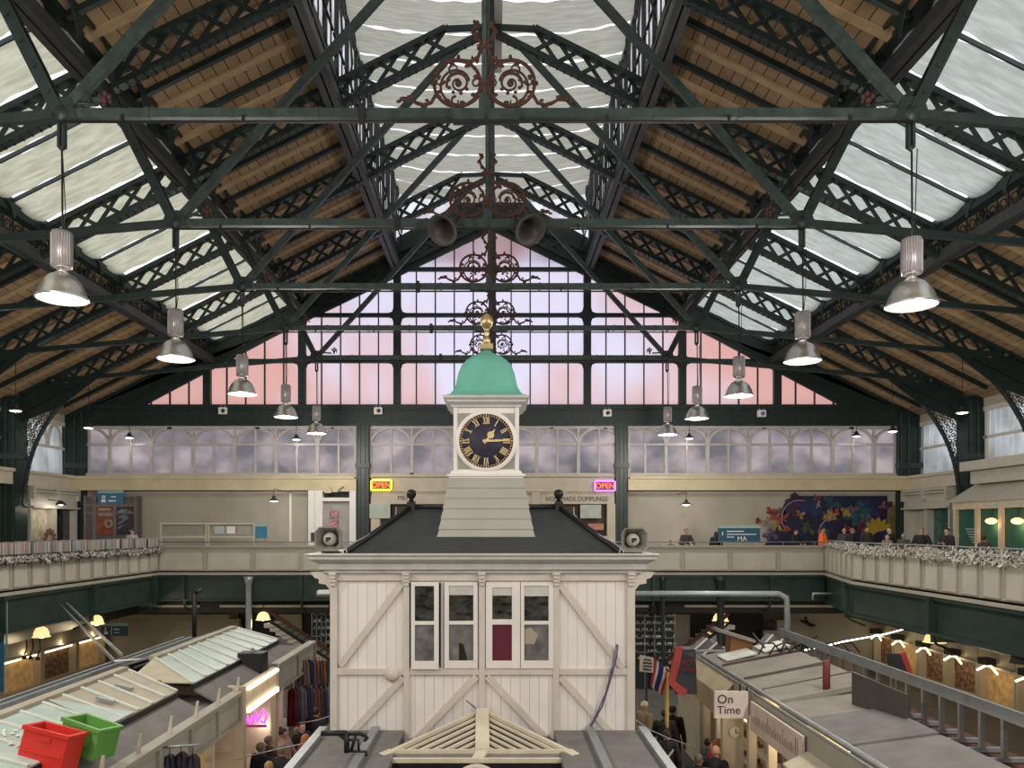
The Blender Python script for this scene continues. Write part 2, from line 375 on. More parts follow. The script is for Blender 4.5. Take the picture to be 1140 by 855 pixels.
# scroll ornaments standing on each tie beam
def scroll_half(mb, s, ox, y, oz):
    def c2(cx, cz, r0, r1, a0, a1, n, rad, tp=True):
        pts = []
        for i in range(n+1):
            f = i/n; r = r0+(r1-r0)*f; a = a0+(a1-a0)*f
            pts.append((ox+s*(cx+r*math.cos(a)), y, oz+cz+r*math.sin(a)))
        mb.tube(pts, [rad*(1-.45*k/len(pts)) if tp else rad for k in range(len(pts))], 6)
    c2(.45, .42, .385, .385, 0, 2*PI, 28, .030, False)
    c2(.43, .40, .40, .20, PI, PI+1.6*PI*1.15, 22, .028)
    c2(.43, .42, .20, .06, -.3, 2.6*PI, 26, .026)
    c2(.50, .66, .10, .04, -PI/2, PI*1.2, 12, .022); c2(.13, .42, .10, .03, PI, -PI*.9, 12, .022)
    c2(.47, .12, .09, .03, PI/2, -PI*1.2, 12, .022); c2(.74, .46, .08, .03, PI, PI*2.6, 12, .02)
    # base stem ending in a leaf
    mb.tube([(ox+s*a, y, oz+b) for a, b in ((.83, .40), (.80, .24), (.88, .10), (1.0, .06), (1.12, .09), (1.22, .15), (1.36, .14))], [.028, .03, .03, .03, .03, .025, .02], 6)
    for a, b, r in ((1.34, .16, .055), (1.24, .19, .045), (1.42, .12, .035), (1.0, .03, .045), (.76, .2, .04), (.95, .14, .03)): mb.ball((ox+s*a, y, oz+b), r*1.3, .025, r*.8, 8)
    # neck and curled top
    mb.tube([(ox+s*a, y, oz+b) for a, b in ((.42, .80), (.22, .78), (.10, .86), (.05, 1.0), (.06, 1.10), (.15, 1.22), (.17, 1.33), (.10, 1.41))], [.028, .03, .03, .032, .03, .03, .028, .02], 6)
    for a, b, r in ((.12, 1.40, .055), (.17, 1.44, .03), (.20, 1.28, .035), (.13, 1.16, .04), (.12, .80, .045), (.2, .84, .03), (.43, .85, .04)): mb.ball((ox+s*a, y, oz+b), r*.8, .025, r*1.3, 8)
    for ang in (20, 75, 120, 160, 215, 255, 300, 335):
        a = math.radians(ang); mb.ball((ox+s*(.45+.33*math.cos(a)), y, oz+.42+.33*math.sin(a)), .05, .02, .035, 8)
        mb.ball((ox+s*(.43+.17*math.cos(a)), y, oz+.42+.17*math.sin(a)), .035, .02, .03, 8)
    mb.ball((ox+s*.43, y, oz+.42), .06, .045, .06, 10); mb.ball((ox+s*.84, y, oz+.42), .06, .03, .05, 8)
orn = None
OL = ['largest and nearest, right above the clock', 'behind the two bell horns', 'against the gable glass below the horns', 'small, level with the gilt finial ball', 'smallest, half hidden behind the green dome']
for i, y in enumerate(YT):
    if orn is None:
        orn = wthing('scroll_ornament', (-.03, y-.02, NZ+.1), '', 'ornament'); 
        for s in (-1, 1):
            mb = MB(); scroll_half(mb, s, -.03, y-.02, NZ+.09); mb.build('scroll', RUST, orn)
        MB().box(-.15, .09, y-.05, y+.01, NZ+1.08, NZ+1.14).build('collar', RUST, orn); MB().box(-.13, .07, y-.05, y+.01, NZ+.47, NZ+.52).build('collar', RUST, orn)
        o = orn
    else:
        o = copy_tree(orn); o.location = (-.03, y-.02, NZ+.1)
    tag(o, f'rust brown iron scroll ornament, {OL[i]}', 'ornament', 'scroll ornaments on the tie beams')
# blinds -------------------------------------------------------------------
def blind(x0, x1, y0, y1, zf, sag, m, label, group, nx=26, ny=6):
    mb = MB(); vs = []
    ph = random.random()*6
    for i in range(nx+1):
        u = i/nx; x = x0+(x1-x0)*u
        for j in range(ny+1):
            v = j/ny
            wv = .02*math.sin(7*u+ph)+(.035*math.sin(31*u+ph*3+v) if v in (0, 1) else 0)
            vs.append((x, y0+(y1-y0)*v+wv, zf(x, u)-sag*(1-(2*v-1)**2)))
    fs = [(i*(ny+1)+j, (i+1)*(ny+1)+j, (i+1)*(ny+1)+j+1, i*(ny+1)+j+1) for i in range(nx) for j in range(ny)]
    mb.add(vs, fs, 0, True); o = mb.build('roof_blind', m)
    return tag(o, label, 'blind', group)
THN = ['nearest', 'middle', 'farthest']
BN = ['nearer than the first truss', 'in the first bay', 'in the second bay', 'in the third bay', 'in the fourth bay', 'in the bay before the gable']
for bi, y in enumerate(ALLY[:-1]):
    vis = bi >= 4
    for k in range(3):
        y0 = y+third*k+.06; y1 = y0+third-.20
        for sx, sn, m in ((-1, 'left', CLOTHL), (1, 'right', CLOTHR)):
            where = f'{THN[k]} strip {BN[bi-4]}' if vis else f'strip {bi*3+k} behind the camera'
            gl = f'blinds of the {sn} skylight'
            if not vis: lab = f'{"cream" if sx<0 else "white"} fabric blind of the {sn} skylight behind the camera'; gl = f'{sn} skylight blinds behind the camera'
            else: lab = f'{"cream" if sx<0 else "white"} fabric blind under the {sn} skylight, {where}'
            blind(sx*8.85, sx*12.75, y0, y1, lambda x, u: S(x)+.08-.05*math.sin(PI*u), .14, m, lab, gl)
            if not vis: lab = f'buff fabric blind in the {sn} half of the lantern behind the camera'; gl = f'{sn} lantern blinds behind the camera'
            else: lab = f'buff blind in the {sn} half lantern, {where}'; gl = f'{sn} half lantern blinds'
            blind(sx*.12, sx*4.25, y0-.0, y1+.10, lambda x, u: EZ+15.0+.38*(abs(x)/4.3)**2-.06*math.sin(PI*u), .10, CLOTHT, lab, gl)
# skylight side kerbs keep out direct light; lantern sides
for sx, n in ((-1, 1), (1, 2)):
    w = struct(MB().box(sx*4.42, sx*4.45, YB, YW, S(4.45)-.05, EZ+15.75).build(f'window_{n}', GLASSW)); w['_o'] = (0, 0, 0)
    mb = MB()
    for y in ALLY[4:-1]:
        for k in range(3):
            yy = y+third*k
            mb.box(sx*4.30, sx*4.42, yy-.05, yy+.05, B(4.4)+.2, EZ+15.5)
            for q in (.75,): mb.box(sx*4.34, sx*4.38, yy+third*q/1.5-.02+.0, yy+third*q/1.5+.02, B(4.4)+.2, EZ+15.4)
    mb.box(sx*4.28, sx*4.42, YB, YW, EZ+15.35, EZ+15.5); mb.box(sx*4.28, sx*4.42, YB, YW, EZ+12.5, EZ+12.62)
    mb.build('glazing_post', IRONP, w)
    mb = MB()
    for y in ALLY[5:-1]:
        for k in range(3):
            yy = y+third*(k+.5)
            mb.tube([(sx*4.2, yy-.5+.24*math.cos(a*PI/8), EZ+14.95+.24*math.sin(a*PI/8)) for a in range(17)], .035, 6)
            mb.tube([(sx*4.2, yy+.2+.5*math.cos(a*PI/16), EZ+13.6+1.2*math.sin(a*PI/16)) for a in range(9)], .03, 6)
            mb.tube([(sx*4.15, yy-.35, EZ+12.7), (sx*4.0, yy-.25, EZ+13.5), (sx*4.1, yy-.2, EZ+14.5)], .03, 6)
            mb.box(sx*4.1, sx*4.16, yy-.7, yy+.7, EZ+13.1, EZ+13.13)
    mb.build('scroll_bracket', mat('white_lantern_paint' if sx < 0 else 'white_lantern_paint_right', (.7, .7, .7)) if False else IRONP, w)
# ================================================================== WALLS, GABLE, GALLERIES
def zy(py, Y): return EZ+(588-py)*Y/FPX
def xw(px, Y): return EX+(px-552)*Y/FPX
struct(MB().box(-20, 20, YB, YW+.4, -.1, 0).build('floor', FLOORM))
struct(MB().box(-9.5, 10, YB, 27, 0, BF).build('floor', FLOORM))
# far wall up to the window sill
struct(MB().box(-19.9, 19.9, YW, YW+.3, 0, zy(529, YW)).build('wall_far', WALLC))
struct(MB().box(-19.9, 19.9, YW-.28, YW+.3, zy(474.5, YW), zy(453, YW)).build('trim_1', IRON))      # green beam
mb = MB(); mb.box(-19.9, 19.9, YW-.36, YW-.28, zy(455, YW)-.06, zy(453, YW)+.06); mb.box(-19.9, 19.9, YW-.36, YW-.28, zy(474.5, YW)-.02, zy(473, YW)+.03)
for x in [i*.62-19.5 for i in range(63)]: mb.box(x-.02, x+.02, YW-.31, YW-.28, zy(459, YW), zy(457, YW)); mb.box(x-.02, x+.02, YW-.31, YW-.28, zy(471, YW), zy(469, YW))
struct(mb.build('trim_2', IRON))
def gab(x): return EZ+13.7-.485*abs(x)
# solid green webs under the ends of the wall truss
for n, sx in ((3, -1), (4, 1)):
    mb = MB(); mb.prism([(sx*16.2, YW-.2, zy(455, YW)), (sx*19.9, YW-.2, zy(455, YW)), (sx*19.9, YW-.2, S(19.9)), (sx*8.9, YW-.2, S(8.9)), (sx*8.9, YW-.2, gab(8.9)-.0)], (0, .12, 0))
    struct(mb.build(f'trim_{n}', IRON))
# gable window
mb = MB(); z0 = zy(453, YW)
mb.prism([(-16.6, YW+.1, z0), (16.6, YW+.1, z0), (16.0, YW+.1, gab(16.0)+.3), (0, YW+.1, gab(0)+.3), (-16.0, YW+.1, gab(16.0)+.3)], (0, .03, 0))
gw = struct(mb.build('window_3', GLASSP)); gw['_o'] = (0, 0, 0)
cx0 = xw(548, YW)
for i in range(-3, 4):
    x = cx0+i*4.375
    if abs(x) < 16.2: MB().box(x-.17, x+.17, YW-.14, YW+.08, z0, gab(x)+.2).build('mullion', IRON, gw)
mb = MB()
for i in range(-20, 21):
    x = cx0+i*.875
    if i % 5 and abs(x) < 16.3: mb.box(x-.028, x+.028, YW, YW+.09, z0, gab(x)+.15)
mb.build('glazing_bar', IRON, gw)
for py in (300, 351, 402):
    z = zy(py, YW); hw = (EZ+13.7-z)/.485+.2
    mb = MB(); mb.box(-hw, hw, YW-.07, YW+.08, z-.09, z+.09)
    for i in range(-3, 4):
        x = cx0+i*4.375
        if abs(x) < hw:
            for sx in (-1, 1):
                for sz in (-1, 1): mb.prism([(x+sx*.15, YW-.04, z+sz*.06), (x+sx*.52, YW-.04, z+sz*.06), (x+sx*.24, YW-.04, z+sz*.16), (x+sx*.15, YW-.04, z+sz*.45)], (0, .06, 0))
    mb.build('transom', IRON, gw)
for sx in (-1, 1):          # thick dark verge of the gable
    mb = MB(); mb.prism([(0, YW-.06, gab(0)), (sx*17.2, YW-.06, gab(17.2)), (sx*17.2, YW-.06, S(17.2)), (0, YW-.06, S(0)+.9)], (0, .12, 0)); mb.build('verge', IRON, gw)
struct(MB().prism([(-4.6, YW+.3, S(4.5)-.4), (4.6, YW+.3, S(4.5)-.4), (4.6, YW+.3, EZ+16.2), (-4.6, YW+.3, EZ+16.2)], (0, .1, 0)).build('wall_far_lantern_end', GLASSW))
# upper band windows
def band(n, xa, xb, shift, glass=GLASSU):
    zb, zt, zm = zy(528.5, YW), zy(474.5, YW), zy(495, YW)
    w = struct(MB().box(xa, xb, YW+.05, YW+.08, zb, zt).build(f'window_{n}', glass)); w['_o'] = (0, 0, 0)
    fr = MB(); y0, y1 = YW-.12, YW+.03; U = 1.915
    fr.box(xa, xb, y0, y1, zb-.02, zb+.07); fr.box(xa, xb, y0, y1, zt-.14, zt); fr.box(xa, xb, y0+.03, y1, zm-.05, zm+.05)
    fr.box(xa, xa+.09, y0, y1, zb, zt); fr.box(xb-.09, xb, y0, y1, zb, zt)
    x = xa+shift-U
    while x < xb+U:
        # boundary post at x, centre bar at x+U/2, arch between
        if xa < x < xb: fr.box(x-.075, x+.075, y0, y1, zb, zm+.25); fr.box(x-.045, x+.045, y0+.03, y1, zm, zt)
        c = x+U/2
        if xa+.1 < c < xb-.1: fr.box(c-.045, c+.045, y0+.04, y1, zb, zt)
        pts = [(c+(U/2-.03)*math.cos(a*PI/14), zm+.0+(zt-.1-zm)*math.sin(a*PI/14)) for a in range(15)]
        for p, q in zip(pts[:-1], pts[1:]):
            if min(p[0], q[0]) > xa and max(p[0], q[0]) < xb: fr.bar((p[0], YW-.05, p[1]), (q[0], YW-.05, q[1]), .10, .14, (0, 1, 0))
        x += U
    fr.build('frame', mat(f'arched_frame_paint_{n}', (.50, .47, .45), .5, var=.08), w)
    struct(MB().box(xa-.05, xb+.05, YW-.2, YW+.03, zb-.14, zb+.0).build(f'trim_{n+1}', CREAM))
band(4, xw(95, YW), xw(397, YW), xw(123, YW)-xw(95, YW))
band(5, xw(412, YW), xw(686, YW), .02)
band(6, xw(699, YW), xw(1001, YW), xw(741, YW)-xw(699, YW))
# cream trunking along the wall
for a_, b_, n_ in ((72, 397, 'left'), (699, 1026, 'right')):
    mb = MB(); mb.box(xw(a_, YW-.5), xw(b_, YW-.5), YW-.62, YW-.45, zy(546, YW-.5), zy(533, YW-.5)); mb.box(xw(a_+2, YW-.5), xw(b_-2, YW-.5), YW-.66, YW-.58, zy(533.5, YW-.6), zy(530, YW-.6))
    tag(mb.build('cable_trunking', CREAMY, None, .02), f'long cream boxed cable trunking under the {n_} group of far arched windows', 'trunking')
mb = MB()
for a_, b_ in ((94, 396), (700, 1000)): mb.box(xw(a_, YW), xw(b_, YW), YW-.45, YW, zy(543, YW-.3), zy(536, YW-.3))
struct(mb.build('trim_16', CREAMY)); mb = MB()
mb = MB(); mb.box(xw(414, YW-.2), xw(684, YW-.2), YW-.2, YW, zy(552, YW-.2), zy(531, YW-.2))
for i in range(90):
    x = xw(414, YW-.2)+.06+i*.125
    if x < xw(684, YW): mb.box(x-.03, x+.03, YW-.26, YW-.2, zy(550, YW), zy(547.5, YW))
mb.box(xw(413, YW), xw(685, YW), YW-.3, YW, zy(547.5, YW), zy(546, YW))
for c in (454, 640):
    P = [(xw(c+dx, YW-.3), YW-.3, zy(yy, YW)) for dx, yy in ((-13, 546), (-8, 541), (-3, 539.5), (0, 538.5), (3, 539.5), (8, 541), (13, 546))]; mb.prism(P, (0, .1, 0))
struct(mb.build('trim_8', CREAM))
# columns against the far wall
def column(x0, x1, y0, y1, z0, z1, label, group, inner=1, rivets=False):
    t = wthing('iron_column', ((x0+x1)/2, (y0+y1)/2, z0), label, 'column', group)
    mb = MB(); mb.box(x0, x1, y0, y1, z0, z1); mb.build('shaft', GREEN, t)
    mb = MB(); w = x1-x0
    for f in (.04, .3, .66, .92): mb.box(x0+w*f, x0+w*(f+.05), y0-.05, y0, z0+.2, z1-.2)
    mb.box(x0-.04, x1+.04, y0-.08, y1, z0+4.4, z0+4.62); mb.box(x0-.03, x1+.03, y0-.07, y1, z0, z0+.25); mb.build('moulding', IRONL, t)
    if rivets:
        mb = MB(); z = z0+.4
        while z < z1-.2:
            for f in (.2, .8): mb.box(x0+w*f-.02, x0+w*f+.02, y0-.03, y0, z-.02, z+.02)
            z += .22
        mb.build('rivet', IRONL, t)['kind'] = 'stuff'
    return t
GF = EZ-1.65          # gallery floor
column(xw(397, YW-.3), xw(411, YW-.3), YW-.35, YW, GF, zy(470, YW), 'green riveted iron column on the far wall left of the clock tower', None, rivets=True)
column(xw(685, YW-.3), xw(699, YW-.3), YW-.35, YW, GF, zy(470, YW), 'green riveted iron column on the far wall beside the purple OPEN sign', None, rivets=True)
column(-19.9, xw(93, YW-.35), YW-.35, YW, GF, zy(455, YW), 'broad dark green corner column at the far left', None)
column(xw(1001, YW-.35), 19.9, YW-.35, YW, GF, zy(455, YW), 'broad dark green corner column at the far right beside the mural', None)
for i, y in enumerate(YT):
    for sx, sn in ((-1, 'left'), (1, 'right')):
        if i < 3: continue
        x0, x1 = sorted((sx*18.9, sx*20.0))
        column(x0, x1, y-.4, y+.4, GF, S(19.3), f'tall dark green iron column on the {sn} gallery wall, {"closest to the far corner" if i == 4 else "second from the far corner"}', None)
# side walls with rippled sheet windows
for sx, sn, n in ((-1, 'left', 7), (1, 'right', 8)):
    xs = sx*19.5; zt, zb = EZ+4.75, EZ+2.35
    x0, x1 = sorted((xs, sx*19.98))
    mb = MB(); mb.box(x0, x1, YB, YW+.3, 0, zb-.08); mb.box(x0, x1, YB, YW+.3, zt, S(19.2)+.3)
    struct(mb.build(f'wall_{sn}', WALLC))
    mb = MB(); nn = 260; y0, y1 = YB, YW
    vs = []; 
    for i in range(nn*4+1):
        y = y0+(y1-y0)*i/(nn*4); d = .11*math.sin(i*2*PI/8.7)+.04*math.sin(i*.31)
        vs += [(xs+sx*.12+d, y, zb-.1), (xs+sx*.12+d*.6, y, zt+.05)]
    mb.add(vs, [(2*i, 2*i+1, 2*i+3, 2*i+2) for i in range(nn*4)], 0, True)
    w = struct(mb.build(f'window_{n}', SHEET)); w['_o'] = (0, 0, 0)
    fr = MB(); x0, x1 = sorted((xs-sx*.02, xs+sx*.08))
    zm = EZ+3.6
    fr.box(x0, x1, YB, YW, zm-.05, zm+.05); fr.box(x0, x1, YB, YW, zt-.12, zt+.05); fr.box(x0, x1, YB, YW, zb-.1, zb)
    for y in YT: fr.box(x0, x1, y-.62, y-.5, zb, zt); fr.box(x0, x1, y+.5, y+.62, zb, zt)
    fr.box(x0, x1, YW-.15, YW, zb, zt)
    if sx < 0:
        for y in YT[3:]:
            for k in range(3):
                yc = y+.6+1.1*(k+.5)
                pts = [(yc+.5*math.cos(a*PI/10), zm+(zt-.15-zm)*math.sin(a*PI/10)) for a in range(11)]
                for p, q in zip(pts[:-1], pts[1:]): fr.bar((xs, p[0], p[1]), (xs, q[0], q[1]), .08, .09, (1, 0, 0))
    fr.build('frame', STONE, w)
    # cream cornice trunking under the side windows
    x0, x1 = sorted((sx*18.95, xs)); mb = MB(); mb.box(x0, x1, YT[3]+.5, YT[4]-.45, EZ+1.75, EZ+2.25); mb.box(x0, x1, YT[4]+.45, YW, EZ+1.75, EZ+2.25)
    x0, x1 = sorted((sx*18.85, xs)); mb.box(x0, x1, YT[4]+.45, YW-.5, EZ+2.25, EZ+2.37); mb.box(x0, x1, YT[3]+.5, YT[4]-.45, EZ+2.25, EZ+2.37)
    struct(mb.build(f'trim_{n+3}', CREAM))
# wall behind the camera, glazed like the far gable
mb = MB(); mb.box(-20, 20, YB-.3, YB, 0, zy(475, YW)); struct(mb.build('wall_behind', WALLC))
mb = MB(); mb.prism([(-19.9, YB, zy(475, YW)), (19.9, YB, zy(475, YW)), (19.9, YB, S(19.9)), (0, YB, S(0)+.9), (-19.9, YB, S(19.9))], (0, -.05, 0)); struct(mb.build('window_9', GLASSP))
# ------------------------------------------------------------------ galleries
YG = 29.3
GX = -12.8; RX0, RX1, RYc = 12.8, 11.6, 24.5
def slabf(poly, name='floor'):
    mb = MB(); mb.prism([(x, y, GF-.25) for x, y in poly], (0, 0, .25)); return struct(mb.build(name, FLOORM))
slabf([(-19.2, YG), (19.2, YG), (19.2, YW), (-19.2, YW)])
slabf([(-19.2, YB), (GX, YB), (GX, YG), (-19.2, YG)])
slabf([(RX1, YB), (19.2, YB), (19.2, YG), (RX0, YG), (RX1, RYc)])
slabf([(-12.8, YB), (11.6, YB), (11.6, .6), (-12.8, .6)])
CREAMP = mat('off_white_panel', (.44, .415, .35), .55, var=.08, scale=2)
CREAMR = mat('gallery_stone_paint', (.36, .335, .28), .6, var=.07, scale=1.5)
def balustrade(P, label, step, zrail, tall, rail=True):
    """run of panelled gallery front through the plan points P"""
    t = wthing('gallery_balustrade', (P[0][0], P[0][1], GF-.1), label, 'balustrade')
    body = MB(); panels = []; caps = MB(); rl = MB(); gird = MB(); stiff = []
    for (ax, ay), (bx, by) in zip(P[:-1], P[1:]):
        a = Vector((ax, ay, 0)); b = Vector((bx, by, 0)); d = (b-a); L = d.length; d.normalize(); nrm = Vector((d.y, -d.x, 0))
        if nrm.dot(Vector((0, 10, 0))-a) < 0: nrm = -nrm
        zt = EZ+zrail-.13; zb = EZ-1.79
        def q(s, o, z): v = a+d*s+nrm*o; return (v.x, v.y, z)
        def box(mb, s0, s1, o0, o1, z0, z1):
            mb.add([q(s0,o0,z0), q(s1,o0,z0), q(s1,o1,z0), q(s0,o1,z0), q(s0,o0,z1), q(s1,o0,z1), q(s1,o1,z1), q(s0,o1,z1)],
                   [(0,3,2,1),(4,5,6,7),(0,1,5,4),(1,2,6,5),(2,3,7,6),(3,0,4,7)])
        box(body, 0, L, -.12, 0, zb, zt)
        box(caps, 0, L, -.16, .10, zt-.06, zt); box(caps, 0, L, -.1, .06, zt-.12, zt-.06); box(caps, 0, L, -.1, .07, zb, zb+.09)
        n = max(1, round(L/step)); w = L/n; h0 = zb+.22; h1 = zt-.24
        for i in range(n):
            pm = MB(); s0 = i*w+.10; s1 = (i+1)*w-.10
            box(pm, s0, s1, 0, .012, h0, h1); panels.append((pm, MB())); fm = panels[-1][1]
            for (u0, u1, v0, v1) in ((s0-.03, s1+.03, h1, h1+.035), (s0-.03, s1+.03, h0-.035, h0), (s0-.03, s0, h0, h1), (s1, s1+.03, h0, h1)): box(fm, u0, u1, 0, .045, v0, v1)
        if rail:
            rl.tube([q(0, -.02, EZ+zrail), q(L, -.02, EZ+zrail)], .022, 8)
            for i in range(int(L/1.2)+1): rl.tube([q(min(i*1.2, L-.02), -.02, zt), q(min(i*1.2, L-.02), -.02, EZ+zrail)], .014, 6)
        box(gird, 0, L, -.3, -.05, zb-1.0, zb); box(gird, 0, L, -.3, .04, zb-.1, zb-.04); box(gird, 0, L, -.35, .1, zb-1.0, zb-.94)
        k = int(L/4.5)
        for i in range(k+1):
            s = 1+i*4.5
            if s > L-.2: break
            sm = MB(); box(sm, s-.06, s+.06, -.05, .14, zb-.95, zb-.02); box(sm, s-.02, s+.02, -.6, .05, zb-1.2, zb-.95)
            sm.tube([q(s, .05, zb-.95), q(s, -.1, zb-1.25), q(s, -.6, zb-1.45)], .04, 6)
            stiff.append(sm)
    body.build('fascia', CREAMR, t); caps.build('capping', CREAMR, t)
    for p, f in panels: pp = p.build('panel', CREAMP, t); pp['_o'] = tuple(t['_o']); fo = f.build('moulding', CREAMR, pp)
    if rail: rl.build('handrail', GREYM, t)
    gird.build('girder', GREENL, t)
    for sm in stiff: sm.build('girder_bracket', GREENL, t)
    return t
balustrade([(GX, YG), (RX0, YG)], 'cream panelled gallery front running straight across the far end behind the office', 1.86, -.53, 1, True)
balustrade([(GX, 1.0), (GX, YG)], 'cream panelled gallery front along the left side, topped with record racks', .82, -.60, 1, False)
balustrade([(RX1, 1.0), (RX1, RYc), (RX0, YG)], 'cream panelled gallery front along the right side, topped with a tinsel garland', .80, -.46, 1, True)
# ceilings of the market floor under the galleries, and dark inner beams
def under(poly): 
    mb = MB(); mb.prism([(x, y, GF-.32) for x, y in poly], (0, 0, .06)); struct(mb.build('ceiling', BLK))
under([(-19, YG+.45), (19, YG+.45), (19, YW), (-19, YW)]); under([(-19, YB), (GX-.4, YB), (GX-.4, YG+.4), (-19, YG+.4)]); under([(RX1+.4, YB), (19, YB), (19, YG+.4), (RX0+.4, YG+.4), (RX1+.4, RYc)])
mb = MB(); mb.box(-18, 18, 30.0, 30.3, EZ-3.33, GF-.3); struct(mb.build('trim_12', BLK))
mb = MB(); mb.box(GX-1.4, GX-1.1, 5, 30, EZ-3.35, GF-.3); struct(mb.build('trim_13', BLK))
mb = MB(); mb.box(RX1+2.4, RX1+2.7, 5, 30, EZ-3.45, GF-.3); struct(mb.build('trim_14', BLK))
for a, b, n_ in ((172, 222, 'far left piece'), (245, 366, 'piece left of the office'), (706, 722, 'stub right of the office'), (762, 935, 'long piece on the right')):
    mb = MB(); mb.box(xw(a, 29.95), xw(b, 29.95), 29.9, 29.99, zy(676, 29.95), zy(673.5, 29.95)); tag(mb.build('light_track', CREAM), f'thin pale light track under the far gallery girder, {n_}', 'light track')
# columns on the market floor under the far gallery
for px, r, nm in ((277, .12, 'pale post left of the office'), (802, .14, 'dark post right of the office behind a dome lamp'), (738, .07, 'thin dark post nearest the office on the right')):
    mb = MB(); mb.lathe([(r*1.5, 0), (r*1.5, .3), (r, .4), (r, EZ-1.9-.3), (r*1.4, EZ-1.9-.1), (r*1.6, EZ-1.85)], (xw(px, YG-.1), YG-.12, 0), 10)
    tag(mb.build('gallery_post', GREYM if px == 277 else IRON), f'slim iron {nm}, under the far gallery', 'post')
# ================================================================== MARKET OFFICE AND CLOCK TOWER
YO = 12.4
def fx(cx, cy, Y=YO): return W(340+cx/3, 570+cy/3, Y)
def FX(cx, Y=YO): return fx(cx, 0, Y)[0]
def FZ(cy, Y=YO): return fx(0, cy, Y)[2]
off = wthing('market_office', (-.07, 13.6, 0), 'white boarded upper storey of the timber market office in the centre of the hall', 'building')
xl, xr = FX(85), FX(1100); yb = 14.9
# boarded walls with openings for the windows
mb = MB(); zt, zb0 = FZ(205), BF
for a, b, c, d in ((85, 345, 205, 800), (828, 1100, 205, 800), (345, 828, 520, 800), (345, 828, 205, 236), (574, 604, 205, 522), (453, 461, 236, 522)):
    mb.box(FX(a), FX(b), YO, YO+.06, FZ(d), FZ(c))
mb.box(xl, xr, YO, YO+.06, zb0, FZ(800)); mb.box(xl, xl+.06, YO, yb, zb0, zt); mb.box(xr-.06, xr, YO, yb, zb0, zt); mb.box(xl, xr, yb-.06, yb, zb0, zt)
mb.build('boarded_wall', WHITEW, off)
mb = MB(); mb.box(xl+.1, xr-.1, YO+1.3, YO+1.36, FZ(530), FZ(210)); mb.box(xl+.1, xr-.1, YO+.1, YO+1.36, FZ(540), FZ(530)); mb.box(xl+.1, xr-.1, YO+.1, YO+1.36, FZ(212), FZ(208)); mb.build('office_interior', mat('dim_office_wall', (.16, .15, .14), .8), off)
mb = MB(); d0, d1 = YO-.06, YO
for a, b in ((85, 108), (330, 348), (580, 600), (828, 846), (1073, 1098)): mb.box(FX(a), FX(b), d0, d1, FZ(808), FZ(203))
for c, d in ((203, 229), (521, 543), (785, 808)): mb.box(FX(85), FX(1098), d0+.01, d1, FZ(d), FZ(c))
mb.build('timber_frame', STONE, off, .008)
for a, b, c, d in ((322, 240, 118, 512), (327, 552, 135, 758), (572, 548, 362, 765), (607, 548, 802, 752), (850, 242, 1060, 520), (850, 550, 1068, 788)):
    p, q = fx(a, b), fx(c, d); MB().bar((p[0], YO-.03, p[2]), (q[0], YO-.03, q[2]), .05, .10, (0, 0, 1)).build('brace', STONE, off, .006)
# corbels on the post heads and side scroll brackets
for a in (96, 339, 590, 837, 1085):
    mb = MB()
    for k, (c, w) in enumerate(((200, 12), (212, 9), (224, 11), (236, 8))): mb.box(FX(a-w), FX(a+w), YO-.16+.02*k, YO-.05, FZ(c+10), FZ(c))
    mb.build('corbel', STONE, off, .01)
for a, s in ((84, -1), (1100, 1)):
    mb = MB(); x = FX(a); mb.prism([(x, YO-.05, FZ(203)), (x+s*.30, YO-.05, FZ(203)), (x+s*.24, YO-.05, FZ(218)), (x+s*.17, YO-.05, FZ(222)), (x+s*.17, YO-.05, FZ(236)), (x+s*.06, YO-.05, FZ(240)), (x, YO-.05, FZ(256))], (0, .12, 0)); mb.build('scroll_bracket', STONE, off, .01)
# cornice
CORN = mat('grey_cornice_paint', (.54, .54, .515), .5, var=.10, scale=4)
mb = MB(); e0, e1 = FX(60), FX(1125)
prof = [(0, 204), (.10, 204), (.10, 196), (.16, 190), (.16, 172), (.24, 164), (.30, 156), (.30, 146), (.34, 143), (.34, 138), (0, 138)]
vs = []
for o, c in prof[:-1]:
    z = FZ(c); vs += [(xl-o, YO-o, z), (xr+o, YO-o, z), (xr+o, yb+o, z), (xl-o, yb+o, z)]
mb.add(vs, [(i*4+k, i*4+(k+1) % 4, i*4+4+(k+1) % 4, i*4+4+k) for i in range(len(prof)-2) for k in range(4)]+[tuple((len(prof)-2)*4+k for k in range(4))])
mb.box(xl, xr, YO, yb, FZ(200), FZ(196)); mb.build('cornice', CORN, off, .008)
# slate roof: hips up to a short ridge
ze = W(0, 617, YO)[2]; zr_ = W(0, 566, 13.7)[2]
ex0, ex1 = W(385, 0, YO-.02)[0], W(691, 0, YO-.02)[0]; rx0, rx1 = W(458, 0, 13.7)[0], W(622, 0, 13.7)[0]
mb = MB(); V = [(ex0, YO-.02, ze), (ex1, YO-.02, ze), (ex1, 15.0, ze), (ex0, 15.0, ze), (rx0, 13.7, zr_), (rx1, 13.7, zr_)]
mb.add(V, [(0, 1, 5, 4), (1, 2, 5), (2, 3, 4, 5), (3, 0, 4), (3, 2, 1, 0)]); mb.build('slate_roof', SLATE, off)
mb = MB()
for a, b in ((0, 4), (1, 5), (2, 5), (3, 4), (4, 5)): mb.tube([Vector(V[a])+Vector((0, 0, .03)), Vector(V[b])+Vector((0, 0, .03))], .045, 8)
mb.build('ridge_roll', BLK, off)
for i in (4, 5):
    mb = MB(); mb.box(V[i][0]-.07, V[i][0]+.07, 13.63, 13.77, zr_-.05, zr_+.12); mb.lathe([(.05, .12), (.035, .17), (.06, .19), (.085, .235), (.09, .27), (.075, .32), (0, .345)], (V[i][0], 13.7, zr_), 12); mb.build('ball_finial', BLK, off)
mb = MB()
